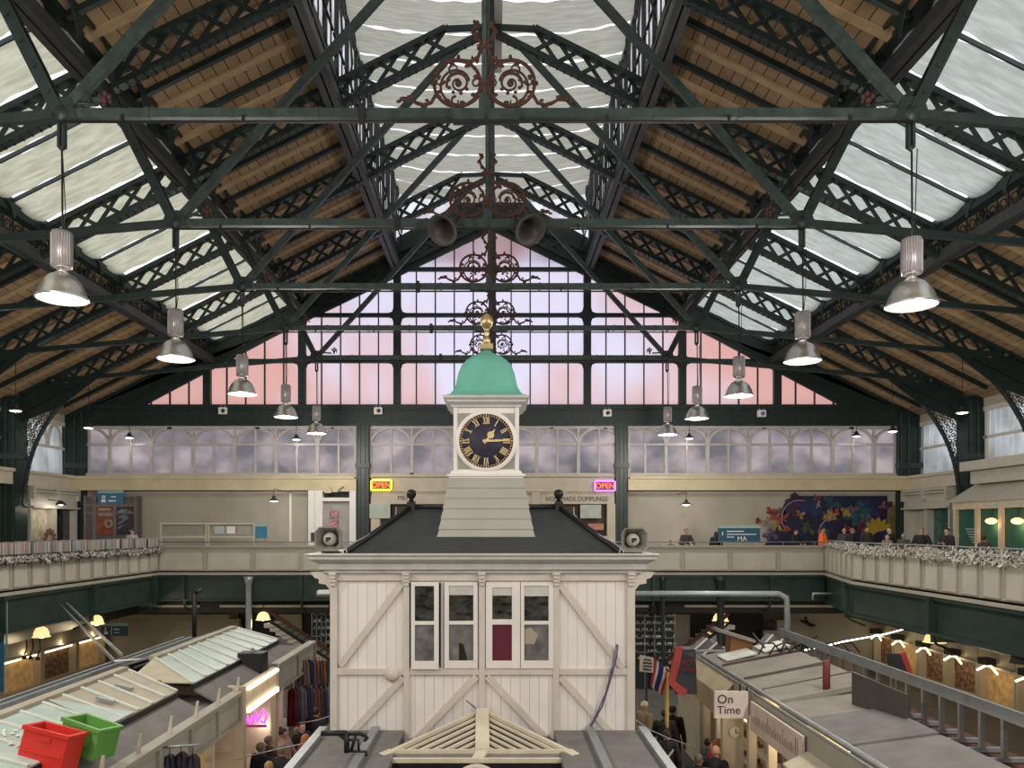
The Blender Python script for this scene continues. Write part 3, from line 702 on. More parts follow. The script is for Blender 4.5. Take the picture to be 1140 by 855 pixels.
for s, i, x in ((-1, 4, ex0), (1, 5, ex1)): mb.tube([(x-s*.05, YO-.1, ze-.05), (x, YO-.02, ze+.12), ((x+V[i][0])/2, 13.0, (ze+zr_)/2-.0+.02), (V[i][0]+s*.25, 13.5, zr_-.12), (V[i][0]+s*.25, 13.55, zr_+.02)], .012, 5)
mb.build('aerial_wire', GREYM, off)
# sash windows
def sash(a, b, c, d, panes, tilt, label, bar=None, y=YO-.07):
    mb = MB(); o = 0
    x0, x1, z0, z1 = FX(a), FX(b), FZ(d), FZ(c)
    px0, px1 = FX(panes[0][0]), FX(panes[0][1])
    mb.box(x0, px0, y, y+.06, z0, z1); mb.box(px1, x1, y, y+.06, z0, z1)
    zs = []
    for p in panes: zs.append((FZ(p[3]), FZ(p[2])))
    zs.sort(); cur = z0
    for q0, q1 in zs: mb.box(px0, px1, y, y+.06, cur, q0); cur = q1
    mb.box(px0, px1, y, y+.06, cur, z1)
    w = mb.build('window_sash', WHITE, off, .006); w['label'] = label; w['_o'] = (0, 0, 0) if False else tuple(off['_o'])
    for k, p in enumerate(panes):
        MB().box(FX(p[0])-.0, FX(p[1]), y+.03, y+.045, FZ(p[3]), FZ(p[2])).build('pane', p[4], w)
    return w
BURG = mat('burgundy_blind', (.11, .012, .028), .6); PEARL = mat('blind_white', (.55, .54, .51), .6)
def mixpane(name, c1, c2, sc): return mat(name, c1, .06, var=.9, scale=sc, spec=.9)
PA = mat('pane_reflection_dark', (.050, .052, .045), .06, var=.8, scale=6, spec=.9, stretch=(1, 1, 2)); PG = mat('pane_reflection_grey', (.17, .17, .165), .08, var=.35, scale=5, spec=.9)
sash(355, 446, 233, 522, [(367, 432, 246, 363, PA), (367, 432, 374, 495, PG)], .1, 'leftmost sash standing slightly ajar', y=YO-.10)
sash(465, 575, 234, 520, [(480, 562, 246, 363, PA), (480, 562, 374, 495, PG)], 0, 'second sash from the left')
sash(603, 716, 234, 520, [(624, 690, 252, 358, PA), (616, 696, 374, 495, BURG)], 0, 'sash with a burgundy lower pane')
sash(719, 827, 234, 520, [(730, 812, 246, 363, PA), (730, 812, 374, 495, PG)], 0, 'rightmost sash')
for a, b, c, d in ((368, 431, 247, 272), (481, 561, 247, 276), (625, 689, 253, 278), (731, 811, 247, 280)): MB().box(FX(a), FX(b), YO-.05, YO-.045, FZ(d), FZ(c)).build('roller_blind', PEARL, off)
# things seen against the panes
MB().prism([(FX(368), YO-.05, FZ(470)), (FX(368), YO-.05, FZ(425)), (FX(381), YO-.05, FZ(466))], (0, .01, 0)).build('paper_notice', WHITE, off)
MB().prism([(FX(513), YO-.045, FZ(494)), (FX(513), YO-.045, FZ(435)), (FX(528), YO-.045, FZ(440)), (FX(542), YO-.045, FZ(494))], (0, .01, 0)).build('chair_back', BLK, off)
MB().prism([(FX(732), YO-.045, FZ(440)), (FX(732), YO-.045, FZ(390)), (FX(752), YO-.045, FZ(385)), (FX(776), YO-.045, FZ(410)), (FX(764), YO-.045, FZ(440))], (0, .01, 0)).build('pinned_paper', mat('manila_paper', (.38, .34, .26), .7), off)
mb = MB(); mb.lathe([(0, -.08), (.09, -.08), (.10, -.06), (.10, -.03), (.125, -.03), (.135, -.01), (.135, 0)], (FX(293), YO-.03, FZ(539)), 22, axis='y'); tag(mb.build('round_alarm_disc', STONE), 'small round cream disc fixed to the office frame, lower left of the windows', 'disc')
PURP = mat('purple_cable_sheath', (.10, .08, .17), .5)
mb = MB()
for k, (pts, r) in enumerate((([(1040, 440), (1036, 480), (1015, 560), (990, 640), (955, 705), (915, 770), (905, 776)], .014), ([(1036, 438), (1020, 520), (1000, 600), (965, 680), (930, 740), (912, 776)], .010),
    ([(910, 776), (860, 770), (800, 745), (740, 735), (700, 720), (640, 690), (600, 665), (585, 663)], .010), ([(585, 665), (560, 672), (500, 700), (430, 735), (350, 770), (295, 800)], .010),
    ([(1012, 560), (985, 650), (940, 735), (945, 775), (1000, 800), (1098, 803)], .006), ([(905, 776), (960, 800), (1040, 806), (1100, 800)], .012), ([(538, 625), (585, 664)], .010))):
    mb.tube([(fx(a, b)[0], YO-.10, fx(a, b)[2]) for a, b in pts], r, 6)
tag(mb.build('power_cable', PURP), 'dark purple cable drooping down the right of the office front and along the porch roof', 'cable')
# porch: half-pyramid glazed roof in front
A = W(537, 792, YO-.05); Yf = 11.2; zf = W(0, 838, Yf)[2]; Lp = W(437, 838, Yf); Rp = W(632, 838, Yf); Bp = W(537, 838, Yf)
po = wthing('porch_roof', (A[0], Yf, zf), 'small glazed cream porch roof fanning out from the foot of the office front', 'roof')
mb = MB(); mb.add([A, Lp, Rp], [(0, 1, 2)]); a2 = [(p[0], p[1], p[2]-.04) for p in (A, Lp, Rp)]; mb.prism([A, Lp, Rp], (0, 0, -.03)); mb.build('dusty_glass', mat('dusty_porch_glass', (.19, .18, .16), .5, var=.1), po)
mb = MB(); up = Vector((0, -.3, 1))
for E in (Lp, Rp):
    for k in range(1, 7):
        f = k/7
        p = Vector(A)*(1-f)+Vector(Bp)*f; q = Vector(Bp)*f+Vector(E)*(1-f); 
        mb.bar(p+Vector((0, 0, .02)), q+Vector((0, 0, .02)), .035, .03)
    mb.bar(Vector(A)+Vector((0, 0, .02)), Vector(E)+Vector((0, 0, .02)), .07, .05)
mb.bar(Vector(A)+Vector((0, -.02, .03)), Vector(Bp)+Vector((0, 0, .03)), .20, .06); mb.build('glazing_bar', mat('porch_cream_bar', (.66, .61, .47), .5), po)
mb = MB(); z1 = W(0, 839, Yf)[2]; L2 = W(414, 848, 10.95); R2 = W(648, 848, 10.95)
mb.prism([Lp, Rp, R2, L2], (0, 0, -.03)); mb.build('front_glass', MATS['dusty_porch_glass'], po)
mb = MB()
for p, q, w in ((Lp, Rp, .05), (L2, R2, .06), (Lp, L2, .14), (Rp, R2, .14), (Bp, ((L2[0]+R2[0])/2, L2[1], L2[2]), .16)): mb.bar(Vector(p)+Vector((0, 0, .02)), Vector(q)+Vector((0, 0, .02)), w, .05)
mb.build('glass_frame', MATS['porch_cream_bar'], po)
mb = MB(); mb.box(L2[0], R2[0], 10.9, 10.96, L2[2]-.12, L2[2]-.01); mb.build('gutter', BLK, po)
mb = MB(); cxp = (L2[0]+R2[0])/2; mb.tube([(cxp-.42+.07*k, 10.78, L2[2]-.28+.26*math.sin(k/12*PI)) for k in range(13)], .045, 8); mb.prism([(cxp-.42+.07*k, 10.8, L2[2]-.30+.26*math.sin(k/12*PI)) for k in range(13)], (0, .08, 0)); mb.build('arched_pediment', STONE, po)
mb = MB(); mb.box(L2[0]+.05, R2[0]-.05, 11.0, YO, BF, L2[2]-.14); mb.build('porch_body', mat('brown_porch_wall', (.10, .05, .035), .6), po)
# flat office apron roof left and right of porch
zfl = W(0, 812, YO)[2]
for x0, x1, n_ in ((xl-.1, L2[0]+.3, 'left'), (R2[0]-.3, xr+.1, 'right')):
    mb = MB(); mb.prism([(x0, YO-.06, zfl), (x1, YO-.06, zfl), (x1, 9.6, zfl-.02), (x0, 9.6, zfl-.02)], (0, 0, -.1))
    mb.box(x0+.1, x1-.1, 9.7, YO-.06, BF, zfl-.1)
    tag(mb.build('apron_roof', FELT), f'flat grey felt roof at the foot of the office, {n_} of the porch', 'roof')
for x, n_ in ((xl-.1, 'outer left'), (xr+.1, 'outer right'), (xl+.75, 'inner left'), (xr-.75, 'inner right')):
    mb = MB(); mb.bar((x, YO-.1, zfl+.04), (x, 9.6, zfl+.02), .12, .07)
    tag(mb.build('roof_kerb', GREYM), f'grey metal kerb strip on the flat roof by the porch, {n_}', 'kerb')
# black iron hook bracket
mb = MB(); Yh = 10.9; P = lambda a, b: W(340+a/5.7, 780+b/5.7, Yh)
mb.tube([P(100, 208), P(260, 205)], .04, 8); mb.tube([P(262, 200), P(262, 330)], .04, 8); mb.tube([P(262, 210), P(340, 208), P(380, 222), P(392, 238), P(380, 250), P(372, 248)], .03, 6)
mb.tube([P(200, 205), P(240, 235), P(262, 250)], .025, 6); mb.tube([P(275, 320), P(390, 325), P(385, 350)], .02, 6); mb.tube([P(280, 250), P(335, 248), P(340, 320)], .02, 6); mb.tube([P(320, 215), P(290, 320)], .025, 6)
tag(mb.build('hook_bracket', BLK), 'black wrought iron hook bracket at the left foot of the office', 'bracket')
# rectangular horn loudspeakers on the roof corners
def horn(px, py, s, label):
    x, y, z = W(px, py, 12.6)
    t = wthing('horn_loudspeaker', (x, y, z-.2), label, 'loudspeaker', 'grey horn loudspeakers')
    H = .195; Wd = .215; mb = MB(); G = mat('grey_horn_plastic_'+('left' if s < 0 else 'right'), (.25, .25, .225), .5)
    outer = [(-Wd, -H*.6), (-Wd*.7, -H), (Wd*.7, -H), (Wd, -H*.6), (Wd, H*.6), (Wd*.7, H), (-Wd*.7, H), (-Wd, H*.6)]
    rings = [(1.0, -.2), (.93, -.2), (.55, .02), (.42, .10)]
    vs = []; n = 8
    for f, dy in rings: vs += [(x+a*f, y+dy, z+b*f) for a, b in outer]
    for f, dy in ((.5, .15), (1.02, -.17)): vs += [(x+a*f, y+dy, z+b*f) for a, b in outer]
    fs = [(i*n+k, i*n+(k+1) % n, (i+1)*n+(k+1) % n, (i+1)*n+k) for i in range(5) for k in range(n)]
    mb.add(vs, fs, 0); mb.add([(x+a*.45, y+.11, z+b*.45) for a, b in outer], [tuple(range(8))]); mb.build('horn', G, t)
    mb = MB(); mb.lathe([(0, -.16), (.05, -.15), (.10, -.10), (.115, -.02), (.10, .1)], (x, y, z), 16, axis='y'); mb.build('driver_cone', mat('pale_cone_'+('l' if s < 0 else 'r'), (.50, .49, .43), .5), t)
    mb = MB(); mb.box(x-.035, x+.035, y-.18, y-.14, z-.01, z+.03); mb.box(x-.035, x-.01, y-.18, y-.15, z-.04, z+.02); mb.build('badge', BLK, t)
    mb = MB(); mb.box(x-.14, x+.16, y-.06, y+.05, z-.25, z-.205); mb.box(x-.02, x+.02, y-.03, y+.03, z-.31, z-.19); mb.build('mounting_foot', BLK, t)
horn(368, 600, -1, 'grey square horn loudspeaker on the left corner of the office roof')
horn(704, 601, 1, 'grey square horn loudspeaker on the right corner of the office roof')
# ------------------------------------------------------------------ clock tower
TY = 13.68; CXT = W(541.3, 0, 13.1)[0]
ct = wthing('clock_tower', (CXT, TY, EZ-.2), 'white wooden clock tower with green copper dome on the office roof', 'clock tower')
# square section steps
def sq(mb, h, z, cx=CXT): return [(cx-h, TY-h, z), (cx+h, TY-h, z), (cx+h, TY+h, z), (cx-h, TY+h, z)]
def loft(mb, prof, m=0, smooth=False):
    vs = []
    for h, z in prof: vs += sq(mb, h, z)
    n = 4; fs = [(i*n+k, i*n+(k+1) % n, (i+1)*n+(k+1) % n, (i+1)*n+k) for i in range(len(prof)-1) for k in range(n)]
    fs += [(3, 2, 1, 0), tuple((len(prof)-1)*4+k for k in range(4))]
    mb.add(vs, fs, m, smooth)
yf = TY-.56
def TZ(py, Y=13.1): return EZ+(588-py)*Y/FPX
mb = MB(); zb, zt = TZ(601, 12.86), TZ(532)
prev = None; courses = 6
for i in range(courses):
    f0, f1 = i/courses, (i+1)/courses; h0 = .83-(.83-.63)*f0**.9; h1 = .83-(.83-.63)*f1**.9
    z0 = zb+(zt-zb)*f0; z1 = zb+(zt-zb)*f1
    loft(mb, [(h0+.012, z0), (h0+.012, z0+.01), (h1+.0, z1)])
mb.build('flared_base', GREYP, ct)
mb = MB(); loft(mb, [(.56, TZ(531)), (.56, TZ(450))]); mb.build('clock_case', WHITE, ct)
mb = MB(); loft(mb, [(.64, TZ(532.5)), (.64, TZ(531)), (.67, TZ(530.5)), (.67, TZ(528.5)), (.62, TZ(527.5)), (.60, TZ(524.5)), (.565, TZ(523.5))]); mb.build('base_moulding', WHITE, ct)
mb = MB(); loft(mb, [(.57, TZ(454)), (.60, TZ(453)), (.60, TZ(451)), (.64, TZ(449.5)), (.68, TZ(448)), (.68, TZ(446)), (.73, TZ(444)), (.735, TZ(441.5)), (.70, TZ(441))]); mb.build('cornice', CORN, ct)
# corner boards and framed face
mb = MB()
for s in (-1, 1): mb.box(CXT+s*.56, CXT+s*.50, yf-.02, yf, TZ(525), TZ(453))
mb.box(CXT-.5, CXT+.5, yf-.02, yf, TZ(530), TZ(523.3)); mb.build('corner_board', WHITE, ct)
SPAN = mat('grey_spandrel', (.30, .31, .27), .6)
dz = TZ(491); R = .475
mb = MB()
for sx in (-1, 1):
    for sz in (-1, 1):
        P = [(CXT+sx*.48, yf-.012, dz+sz*.48)]
        for k in range(9):
            a = math.radians(16+58*k/8); P.append((CXT+sx*.545*math.cos(a)*.985, yf-.012, dz+sz*.545*math.sin(a)*.985))
        P[1] = (CXT+sx*.48, yf-.012, dz+sz*.20); P[-1] = (CXT+sx*.20, yf-.012, dz+sz*.48)
        mb.prism(P, (0, .012, 0))
mb.build('spandrel', SPAN, ct)
mb = MB(); mb.lathe([(R-.01, -.05), (R+.045, -.055), (R+.06, -.03), (R+.06, 0), (R-.01, 0), (R-.01, -.05)], (CXT, yf, dz), 48, axis='y', caps=False); mb.build('bezel', WHITE, ct)
mb = MB(); mb.lathe([(0, -.025), (R, -.025), (R, 0)], (CXT, yf, dz), 48, axis='y'); dial = mb.build('dial', NAVY, ct); dial['_o'] = tuple(ct['_o'])
mb = MB(); mb.lathe([(R-.015, -.028), (R-.015, -.035), (R+.002, -.035), (R+.002, -.028)], (CXT, yf, dz), 48, axis='y', caps=False)
mb.lathe([(R-.052, -.028), (R-.052, -.031), (R-.046, -.031), (R-.046, -.028)], (CXT, yf, dz), 48, axis='y', caps=False); mb.build('dial_ring', mat('red_gilt_ring', (.42, .24, .12), .5), dial)
NUM = ['XII', 'I', 'II', 'III', 'IIII', 'V', 'VI', 'VII', 'VIII', 'IX', 'X', 'XI']
mb = MB(); yn = yf-.03
def stroke(u0, v0, u1, v1, w, ang):
    er = Vector((math.sin(ang), 0, math.cos(ang))); et = Vector((math.cos(ang), 0, -math.sin(ang)))
    c = Vector((CXT, yn, dz)); a = c+er*v0+et*u0; b = c+er*v1+et*u1
    mb.bar(a, b, .006, w, er.cross(Vector((0, 1, 0))) if False else et) if False else mb.prism([a-et*w/2, a+et*w/2, b+et*w/2, b-et*w/2], (0, -.006, 0))
r0, r1 = .295, .405
for h, s in enumerate(NUM):
    ang = 2*PI*h/12; wd = {'I': .030, 'V': .058, 'X': .058}; tot = sum(wd[c] for c in s); u = -tot/2
    for c in s:
        w = wd[c]; m_ = u+w/2
        if c == 'I': stroke(m_, r0, m_, r1, .017, ang)
        if c == 'V': stroke(m_, r0, m_-w*.36, r1, .017, ang); stroke(m_, r0, m_+w*.36, r1, .008, ang)
        if c == 'X': stroke(m_+w*.34, r0, m_-w*.34, r1, .017, ang); stroke(m_-w*.34, r0, m_+w*.34, r1, .008, ang)
        u += w
    stroke(0, r0-.003, 0, r0+.005, tot, ang); stroke(0, r1-.005, 0, r1+.003, tot, ang)
for k in range(60): stroke(0, .425, 0, .455 if k % 5 else .457, .010 if k % 5 else .018, 2*PI*k/60)
mb.build('numerals', GILT, dial)
def hand(ang, L, w, shape, name, dy):
    mb2 = MB(); er = Vector((math.sin(ang), 0, math.cos(ang))); et = Vector((math.cos(ang), 0, -math.sin(ang))); c = Vector((CXT, yf-dy, dz))
    mb2.prism([c+er*v+et*u for u, v in shape], (0, -.008, 0)); mb2.build(name, GILT, dial)
hand(math.radians(37), 0, 0, [(-.02, -.05), (.02, -.05), (.018, .07), (.058, .10), (.06, .15), (.02, .19), (0, .26), (-.02, .19), (-.06, .15), (-.058, .10), (-.018, .07)], 'hour_hand', .04)
hand(math.radians(88.5), 0, 0, [(-.022, -.06), (.022, -.06), (.016, .14), (.02, .16), (.012, .30), (.005, .40), (-.005, .40), (-.012, .30), (-.02, .16), (-.016, .14)], 'minute_hand', .052)
mb = MB(); mb.lathe([(0, -.07), (.03, -.065), (.035, -.03)], (CXT, yf, dz), 14, axis='y'); mb.build('hand_boss', GILT, dial)
# ogee dome, square in plan with soft corners
prof = []
pts = [(493.5, 441), (497.5, 440), (502, 436), (505.5, 430), (507, 423), (509, 414), (512.5, 405), (517.5, 398), (524, 393), (530, 390), (535, 387), (537.5, 383)]
zc = [(541.0-a, b) for a, b in pts]
mb = MB(); vs = []; n = 32; Yd = 13.4
for hw, py in zc:
    h = hw*Yd/FPX*(.985 if py < 439 else .97); z = EZ+(588-py)*Yd/FPX+.0
    for k in range(n):
        a = 2*PI*(k+.5)/n; e = .32 if py > 400 else .5
        c, s_ = math.cos(a), math.sin(a)
        vs.append((CXT+h*math.copysign(abs(c)**e, c), TY+h*math.copysign(abs(s_)**e, s_), z-.03))
fs = [(i*n+k, i*n+(k+1) % n, (i+1)*n+(k+1) % n, (i+1)*n+k) for i in range(len(zc)-1) for k in range(n)]+[tuple(range(n))[::-1], tuple((len(zc)-1)*n+k for k in range(n))]
mb.add(vs, fs, 0, True); mb.build('copper_dome', COPPER, ct)
mb = MB(); zf0 = EZ+(588-386)*TY/FPX; mb.box(CXT-.115, CXT+.115, TY-.115, TY+.115, zf0-.06, zf0+.03); mb.lathe([(.07, .03), (.06, .09), (.075, .12), (.05, .16), (.035, .20), (.06, .235), (.045, .27), (.035, .29), (.06, .33), (.10, .38), (.118, .44), (.11, .50), (.08, .55), (.03, .58), (0, .60)], (CXT, TY, zf0), 18)
mb.build('gilt_finial', GOLD, ct)
# ================================================================== LAMPS
def highbay(x, y, zb, ztop, label, lit=True):
    t = wthing('high_bay_lamp', (x, y, zb), label, 'pendant lamp', 'aluminium high bay lamps')
    mb = MB(); mb.lathe([(.385, .0), (.41, .01), (.405, .04), (.375, .07), (.35, .17), (.29, .29), (.20, .39), (.12, .43), (.10, .45)], (x, y, zb), 28, caps=False); mb.build('reflector_dome', ALU, t)
    mb = MB(); mb.lathe([(0, .03), (.37, .03), (.375, .015), (0, .01)], (x, y, zb), 24); mb.build('diffuser', GLOWW, t)
    mb = MB(); mb.lathe([(.05, .45), (.05, .53)], (x, y, zb), 12); mb.lathe([(.075, .44), (.08, .47), (.075, .49)], (x, y, zb), 12); mb.build('neck', ALU, t)
    mb = MB(); mb.lathe([(.10, .53), (.155, .53), (.155, 1.12), (.10, 1.13), (0, 1.13)], (x, y, zb), 24)
    for k in range(24):
        a = 2*PI*k/24; mb.box(x+.158*math.cos(a)-.006, x+.158*math.cos(a)+.006, y+.158*math.sin(a)-.006, y+.158*math.sin(a)+.006, zb+.56, zb+1.08)
    mb.build('ribbed_housing', ALUB, t)
    mb = MB(); mb.tube([(x, y, zb+1.12), (x+.01, y, (zb+ztop)/2), (x, y, ztop)], .016, 6); mb.tube([(x+.02, y, zb+1.12), (x+.06, y, (zb*.4+ztop*.6)), (x+.05, y-.08, ztop)], .009, 5); mb.build('hanging_cord', BLK, t)
    if lit: lamp('lamp_light', 'POINT', (0, 0, -.32), LAMP, (1, .93, .84), .30, t)
POS = ['nearest and largest', 'second', 'third', 'fourth', 'farthest and smallest']
for i, y in enumerate(YT):
    for sx, sn in ((-1, 'left'), (1, 'right')):
        highbay(sx*NX+(.02 if sx > 0 else 0), y, EZ+(3.79 if sx < 0 else 3.68 if i == 0 else 3.74), NZ-.6, f'aluminium dome high bay lamp, {POS[i]} of five in the {sn} row')
for y in (8.2, 3.7, -.8, -5.3):
    for sx in (-1, 1): lamp('lamp_light', 'POINT', (sx*NX, y, EZ+3.5), LAMPB, (1, .93, .84), .32)
def smallpend(x, y, zb, ztop, label, m=GLOWW, power=40, ywall=None):
    t = wthing('small_pendant_lamp', (x, y, zb), label, 'pendant lamp', 'small pendant lamps')
    mb = MB(); mb.lathe([(.20, 0), (.22, .01), (.21, .04), (.14, .09), (.09, .12), (.075, .2), (.04, .24), (0, .24)], (x, y, zb), 18); mb.build('shade', IRONP, t)
    mb = MB(); mb.lathe([(0, -.03), (.14, -.02), (.195, .01), (0, .02)], (x, y, zb), 16); mb.build('bulb', m, t)
    mb = MB(); mb.tube([(x, y, zb+.24), (x, y, ztop)]+([(x, ywall, ztop)] if ywall else []), .012, 5); mb.build('hanging_cord', BLK, t)
    if power: lamp('lamp_light', 'POINT', (0, 0, -.1), power, (1, .93, .86), .1, t)
def tz(x): return NZ-(abs(x)-NX)*(.93/10.56)
for i, (sx, X, y, zb, lab) in enumerate(((-1, -16.3, YT[3], 4.02, 'beside the left lattice bracket'), (-1, -16.2, YT[4], 4.02, 'by the far left corner column'), (-1, -16.4, YW-.7, 4.08, 'in front of the leftmost arched windows'), (-1, -8.85, YW-.7, 4.0, 'between the left high bay lamps and the far window'),
    (1, 16.15, YT[3], 3.95, 'beside the right lattice bracket'), (1, 16.1, YT[4], 3.88, 'by the far right corner column'), (1, 16.45, YW-.7, 4.15, 'in front of the rightmost arched windows'), (1, 8.9, YW-.7, 4.05, 'just right of the smallest right high bay lamp'))):
    smallpend(X, y, EZ+zb, tz(X) if i in (0, 1, 4, 5) else EZ+5.5, f'small bright pendant lamp {lab}', power=30 if i in (0, 1, 4, 5) else 8, ywall=None if i in (0, 1, 4, 5) else YW-.3)
for px, py, Y, lab in ((764, 562, 33.5, 'above the two people right of the clock'), (305, 558, 33.5, 'over the pale wall left of the clock')):
    x, y, z = W(px, py, Y); smallpend(x, y, z, z+.55, f'small dark shaded lamp {lab}', GLOWW, 25, YW)
# warm dome lamps under the gallery
for px, py, Y, r, lab in ((46, 709, 22.8, .22, 'at far left in front of the shop signs'), (108, 695, 26.0, .21, 'left of the blue hanging sign'), (293, 690, 29.75, .25, 'by the left staircase'), (802, 691, 29.75, .28, 'behind the dark post by the right staircase'), (1040, 715, 22.5, .27, 'above the right row of shops'), (1140, 738, 17.5, .27, 'cut by the right edge of the picture')):
    x, y, z = W(px, py, Y); t = wthing('dome_lamp', (x, y, z), f'glowing yellow glass dome lamp {lab}', 'lamp', 'yellow dome lamps under the gallery')
    mb = MB(); mb.lathe([(r*1.18, 0), (r, .03), (r*.93, .14), (r*.7, .25), (r*.3, .31), (0, .32)], (x, y, z), 18); mb.build('glass_dome', GLOWY if px < 1100 else mat('dark_dome_shade', (.10, .09, .07)), t)
    mb = MB(); mb.ball((x, y, z+.01), r*.45, r*.45, .05, 10); mb.build('bulb', GLOWW, t)
    mb = MB(); mb.tube([(x, y, z+.3), (x, y, GF-.32)], .02, 6); mb.build('stem', BLK, t)
    lamp('lamp_light', 'POINT', (0, 0, -.12), 55, (1, .80, .5), .15, t)
# bell horns at the second truss
for px, s, lab in ((499, -1, 'left'), (584, 1, 'right')):
    x, y, z = W(px, 250, YT[1]-.3); t = wthing('bell_horn', (x, y, z+.3), f'{lab} one of two dark flared bell horns hung at the second tie beam', 'horn loudspeaker', 'dark flared bell horns')
    d = Vector((-s*-.42*-1, -.75, -.52)).normalized(); d = Vector((s*-.0 + (-.35 if s < 0 else .35), -.62, -.62)).normalized()
    q = d.to_track_quat('Z', 'Y'); mb = MB()
    pr = [(.05, -.10), (.07, .05), (.10, .2), (.15, .35), (.21, .48), (.30, .58), (.36, .62), (.34, .63), (.20, .5), (.12, .3), (.05, .1), (0, .08)]
    n = 20; vs = []; c = Vector((x-d.x*.3, y-d.y*.3, z-d.z*.3))
    for r_, h in pr:
        for k in range(n): a = 2*PI*k/n; vs.append(c+q @ Vector((r_*math.cos(a), r_*math.sin(a), h)))
    mb.add(vs, [(i*n+k, i*n+(k+1) % n, (i+1)*n+(k+1) % n, (i+1)*n+k) for i in range(len(pr)-1) for k in range(n)], 0, True); mb.build('bell', mat('dark_bronze_'+lab, (.045, .04, .035), .45), t)
    mb = MB(); e = c+d*(-.05); mb.tube([e, (e.x, YT[1], NZ)], .03, 6); mb.ball(e, .09, .09, .09, 10); mb.build('driver', BLK, t)
# white emergency light boxes on the green beam
for px, py in ((248, 457), (421, 457), (676, 459.5), (848, 460)):
    x, y, z = W(px, py, YW-.45); t = wthing('emergency_light', (x, y, z), f'small white boxed emergency light on the green beam, {dict([(248,"leftmost of the four"),(421,"just left of the green dome"),(676,"just right of the green dome"),(848,"rightmost of the four, purple lens")])[px]}', 'emergency light', 'emergency light boxes')
    MB().box(x-.19, x+.19, y-.06, y+.08, z-.17, z+.14).build('housing', WHITE, t, .02)
    mb = MB(); mb.lathe([(0, -.10), (.08, -.09), (.10, -.06)], (x+.03, y, z-.02), 14, axis='y'); mb.build('lens', DARKIN if px != 848 else mat('purple_lens', (.15, .12, .55), .3), t)
    MB().box(x-.1, x-.07, y, y+.04, z+.14, z+.24).build('bracket', GREYM, t); MB().box(x+.07, x+.1, y, y+.04, z+.14, z+.24).build('bracket', GREYM, t)
# ================================================================== TEXT
def text(s, loc, size, m, name, parent, rot=(PI/2, 0, 0), ext=.006, sx=1, align='CENTER'):
    c = bpy.data.curves.new(name, 'FONT'); c.body = s; c.size = size; c.extrude = ext; c.align_x = align; c.align_y = 'CENTER'
    o = bpy.data.objects.new(name, c); COL.objects.link(o); dg = bpy.context.evaluated_depsgraph_get()
    me = bpy.data.meshes.new_from_object(o.evaluated_get(dg)); bpy.data.objects.remove(o)
    me.name = name; me.materials.clear(); me.materials.append(m)
    n = bpy.data.objects.new(name, me); COL.objects.link(n); n.location = loc; n.rotation_euler = rot; n.scale = (sx, 1, 1)
    if parent is not None:
        n.parent = parent; L = parent['_o']; n.location = (loc[0]-L[0], loc[1]-L[1], loc[2]-L[2])
    return n
INK = mat('dark_sign_lettering', (.05, .045, .04), .6)
def box_px(mb, a, b, c, d, Y, t=.06, dy=0): # px box: x a..b, y c..d at depth Y
    mb.box(xw(a, Y), xw(b, Y), Y+dy, Y+dy+t, zy(d, Y), zy(c, Y)); return mb
YS = YW-.6
# --- far gallery stalls
t = wthing('food_stall', (xw(549, YS), YS, GF), 'cream fronted food stalls with dark serving hatches behind the clock tower', 'market stall')
mb = MB(); box_px(mb, 413, 684, 552, 561, YS, .5); mb.build('sign_fascia', CREAM, t)
mb = MB(); box_px(mb, 413, 423, 561, 640, YS, .5); box_px(mb, 676, 685, 561, 640, YS, .5); box_px(mb, 592, 601, 548, 562, YS, .55, -.05); box_px(mb, 413, 684, 597, 640, YS, .5); mb.build('stall_front', CREAM, t)
mb = MB(); box_px(mb, 423, 676, 561, 597, YS, .05, .4); mb.build('dark_hatch', mat('dark_maroon_hatch', (.045, .018, .015), .5), t)
MBD = mat('pale_green_board', (.42, .46, .40), .5); box_px(MB(), 411.5, 434.5, 561, 577, YS, .08, -.05).build('menu_board', MBD, t); box_px(MB(), 646, 669, 562, 577, YS, .08, -.05).build('menu_board', MBD, t)
box_px(MB(), 655, 672, 583, 590, YS, .3, 0).build('food_display', mat('salmon_display', (.42, .20, .13), .5), t)
text('HOMEMADE DUMPLINGS', (xw(642, YS), YS-.01, zy(555.6, YS)), .30, INK, 'lettering', t, sx=.83)
text('MEH', (xw(450, YS), YS-.01, zy(554.5, YS)), .30, INK, 'lettering', t)
# OPEN neon signs
for px, py, bc, tc, lab, ec in ((424.5, 540, (1, .72, .06), (1, .25, .05), 'yellow', 3), (673.5, 541, (.55, .12, 1), (1, .15, .12), 'purple', 3)):
    Y = YW-.36; x, y, z = W(px, py, Y); t = wthing('open_sign', (x, y, z), f'lit {lab} bordered OPEN sign with red letters above the food stalls', 'neon sign')
    w, h = .46, .22
    mb = MB(); mb.box(x-w, x+w, y, y+.05, z-h, z+h); mb.build('backing', mat('sign_back_'+lab, tuple(.12*c for c in bc), .5, emit=.08, ecol=(1, .2, .05)), t)
    mb = MB(); mb.tube([(x+a*w, y-.02, z+b*h) for a, b in ((-.9, -1), (.9, -1), (1, -.8), (1, .8), (.9, 1), (-.9, 1), (-1, .8), (-1, -.8), (-.9, -1))], .035, 8); mb.build('neon_border', mat('neon_'+lab, bc, .5, emit=ec, ecol=bc), t)
    text('OPEN', (x, y-.03, z-.01), .34, mat('neon_letters_'+lab, tc, .5, emit=2.0, ecol=(1, .13, .03)), 'lettering', t)
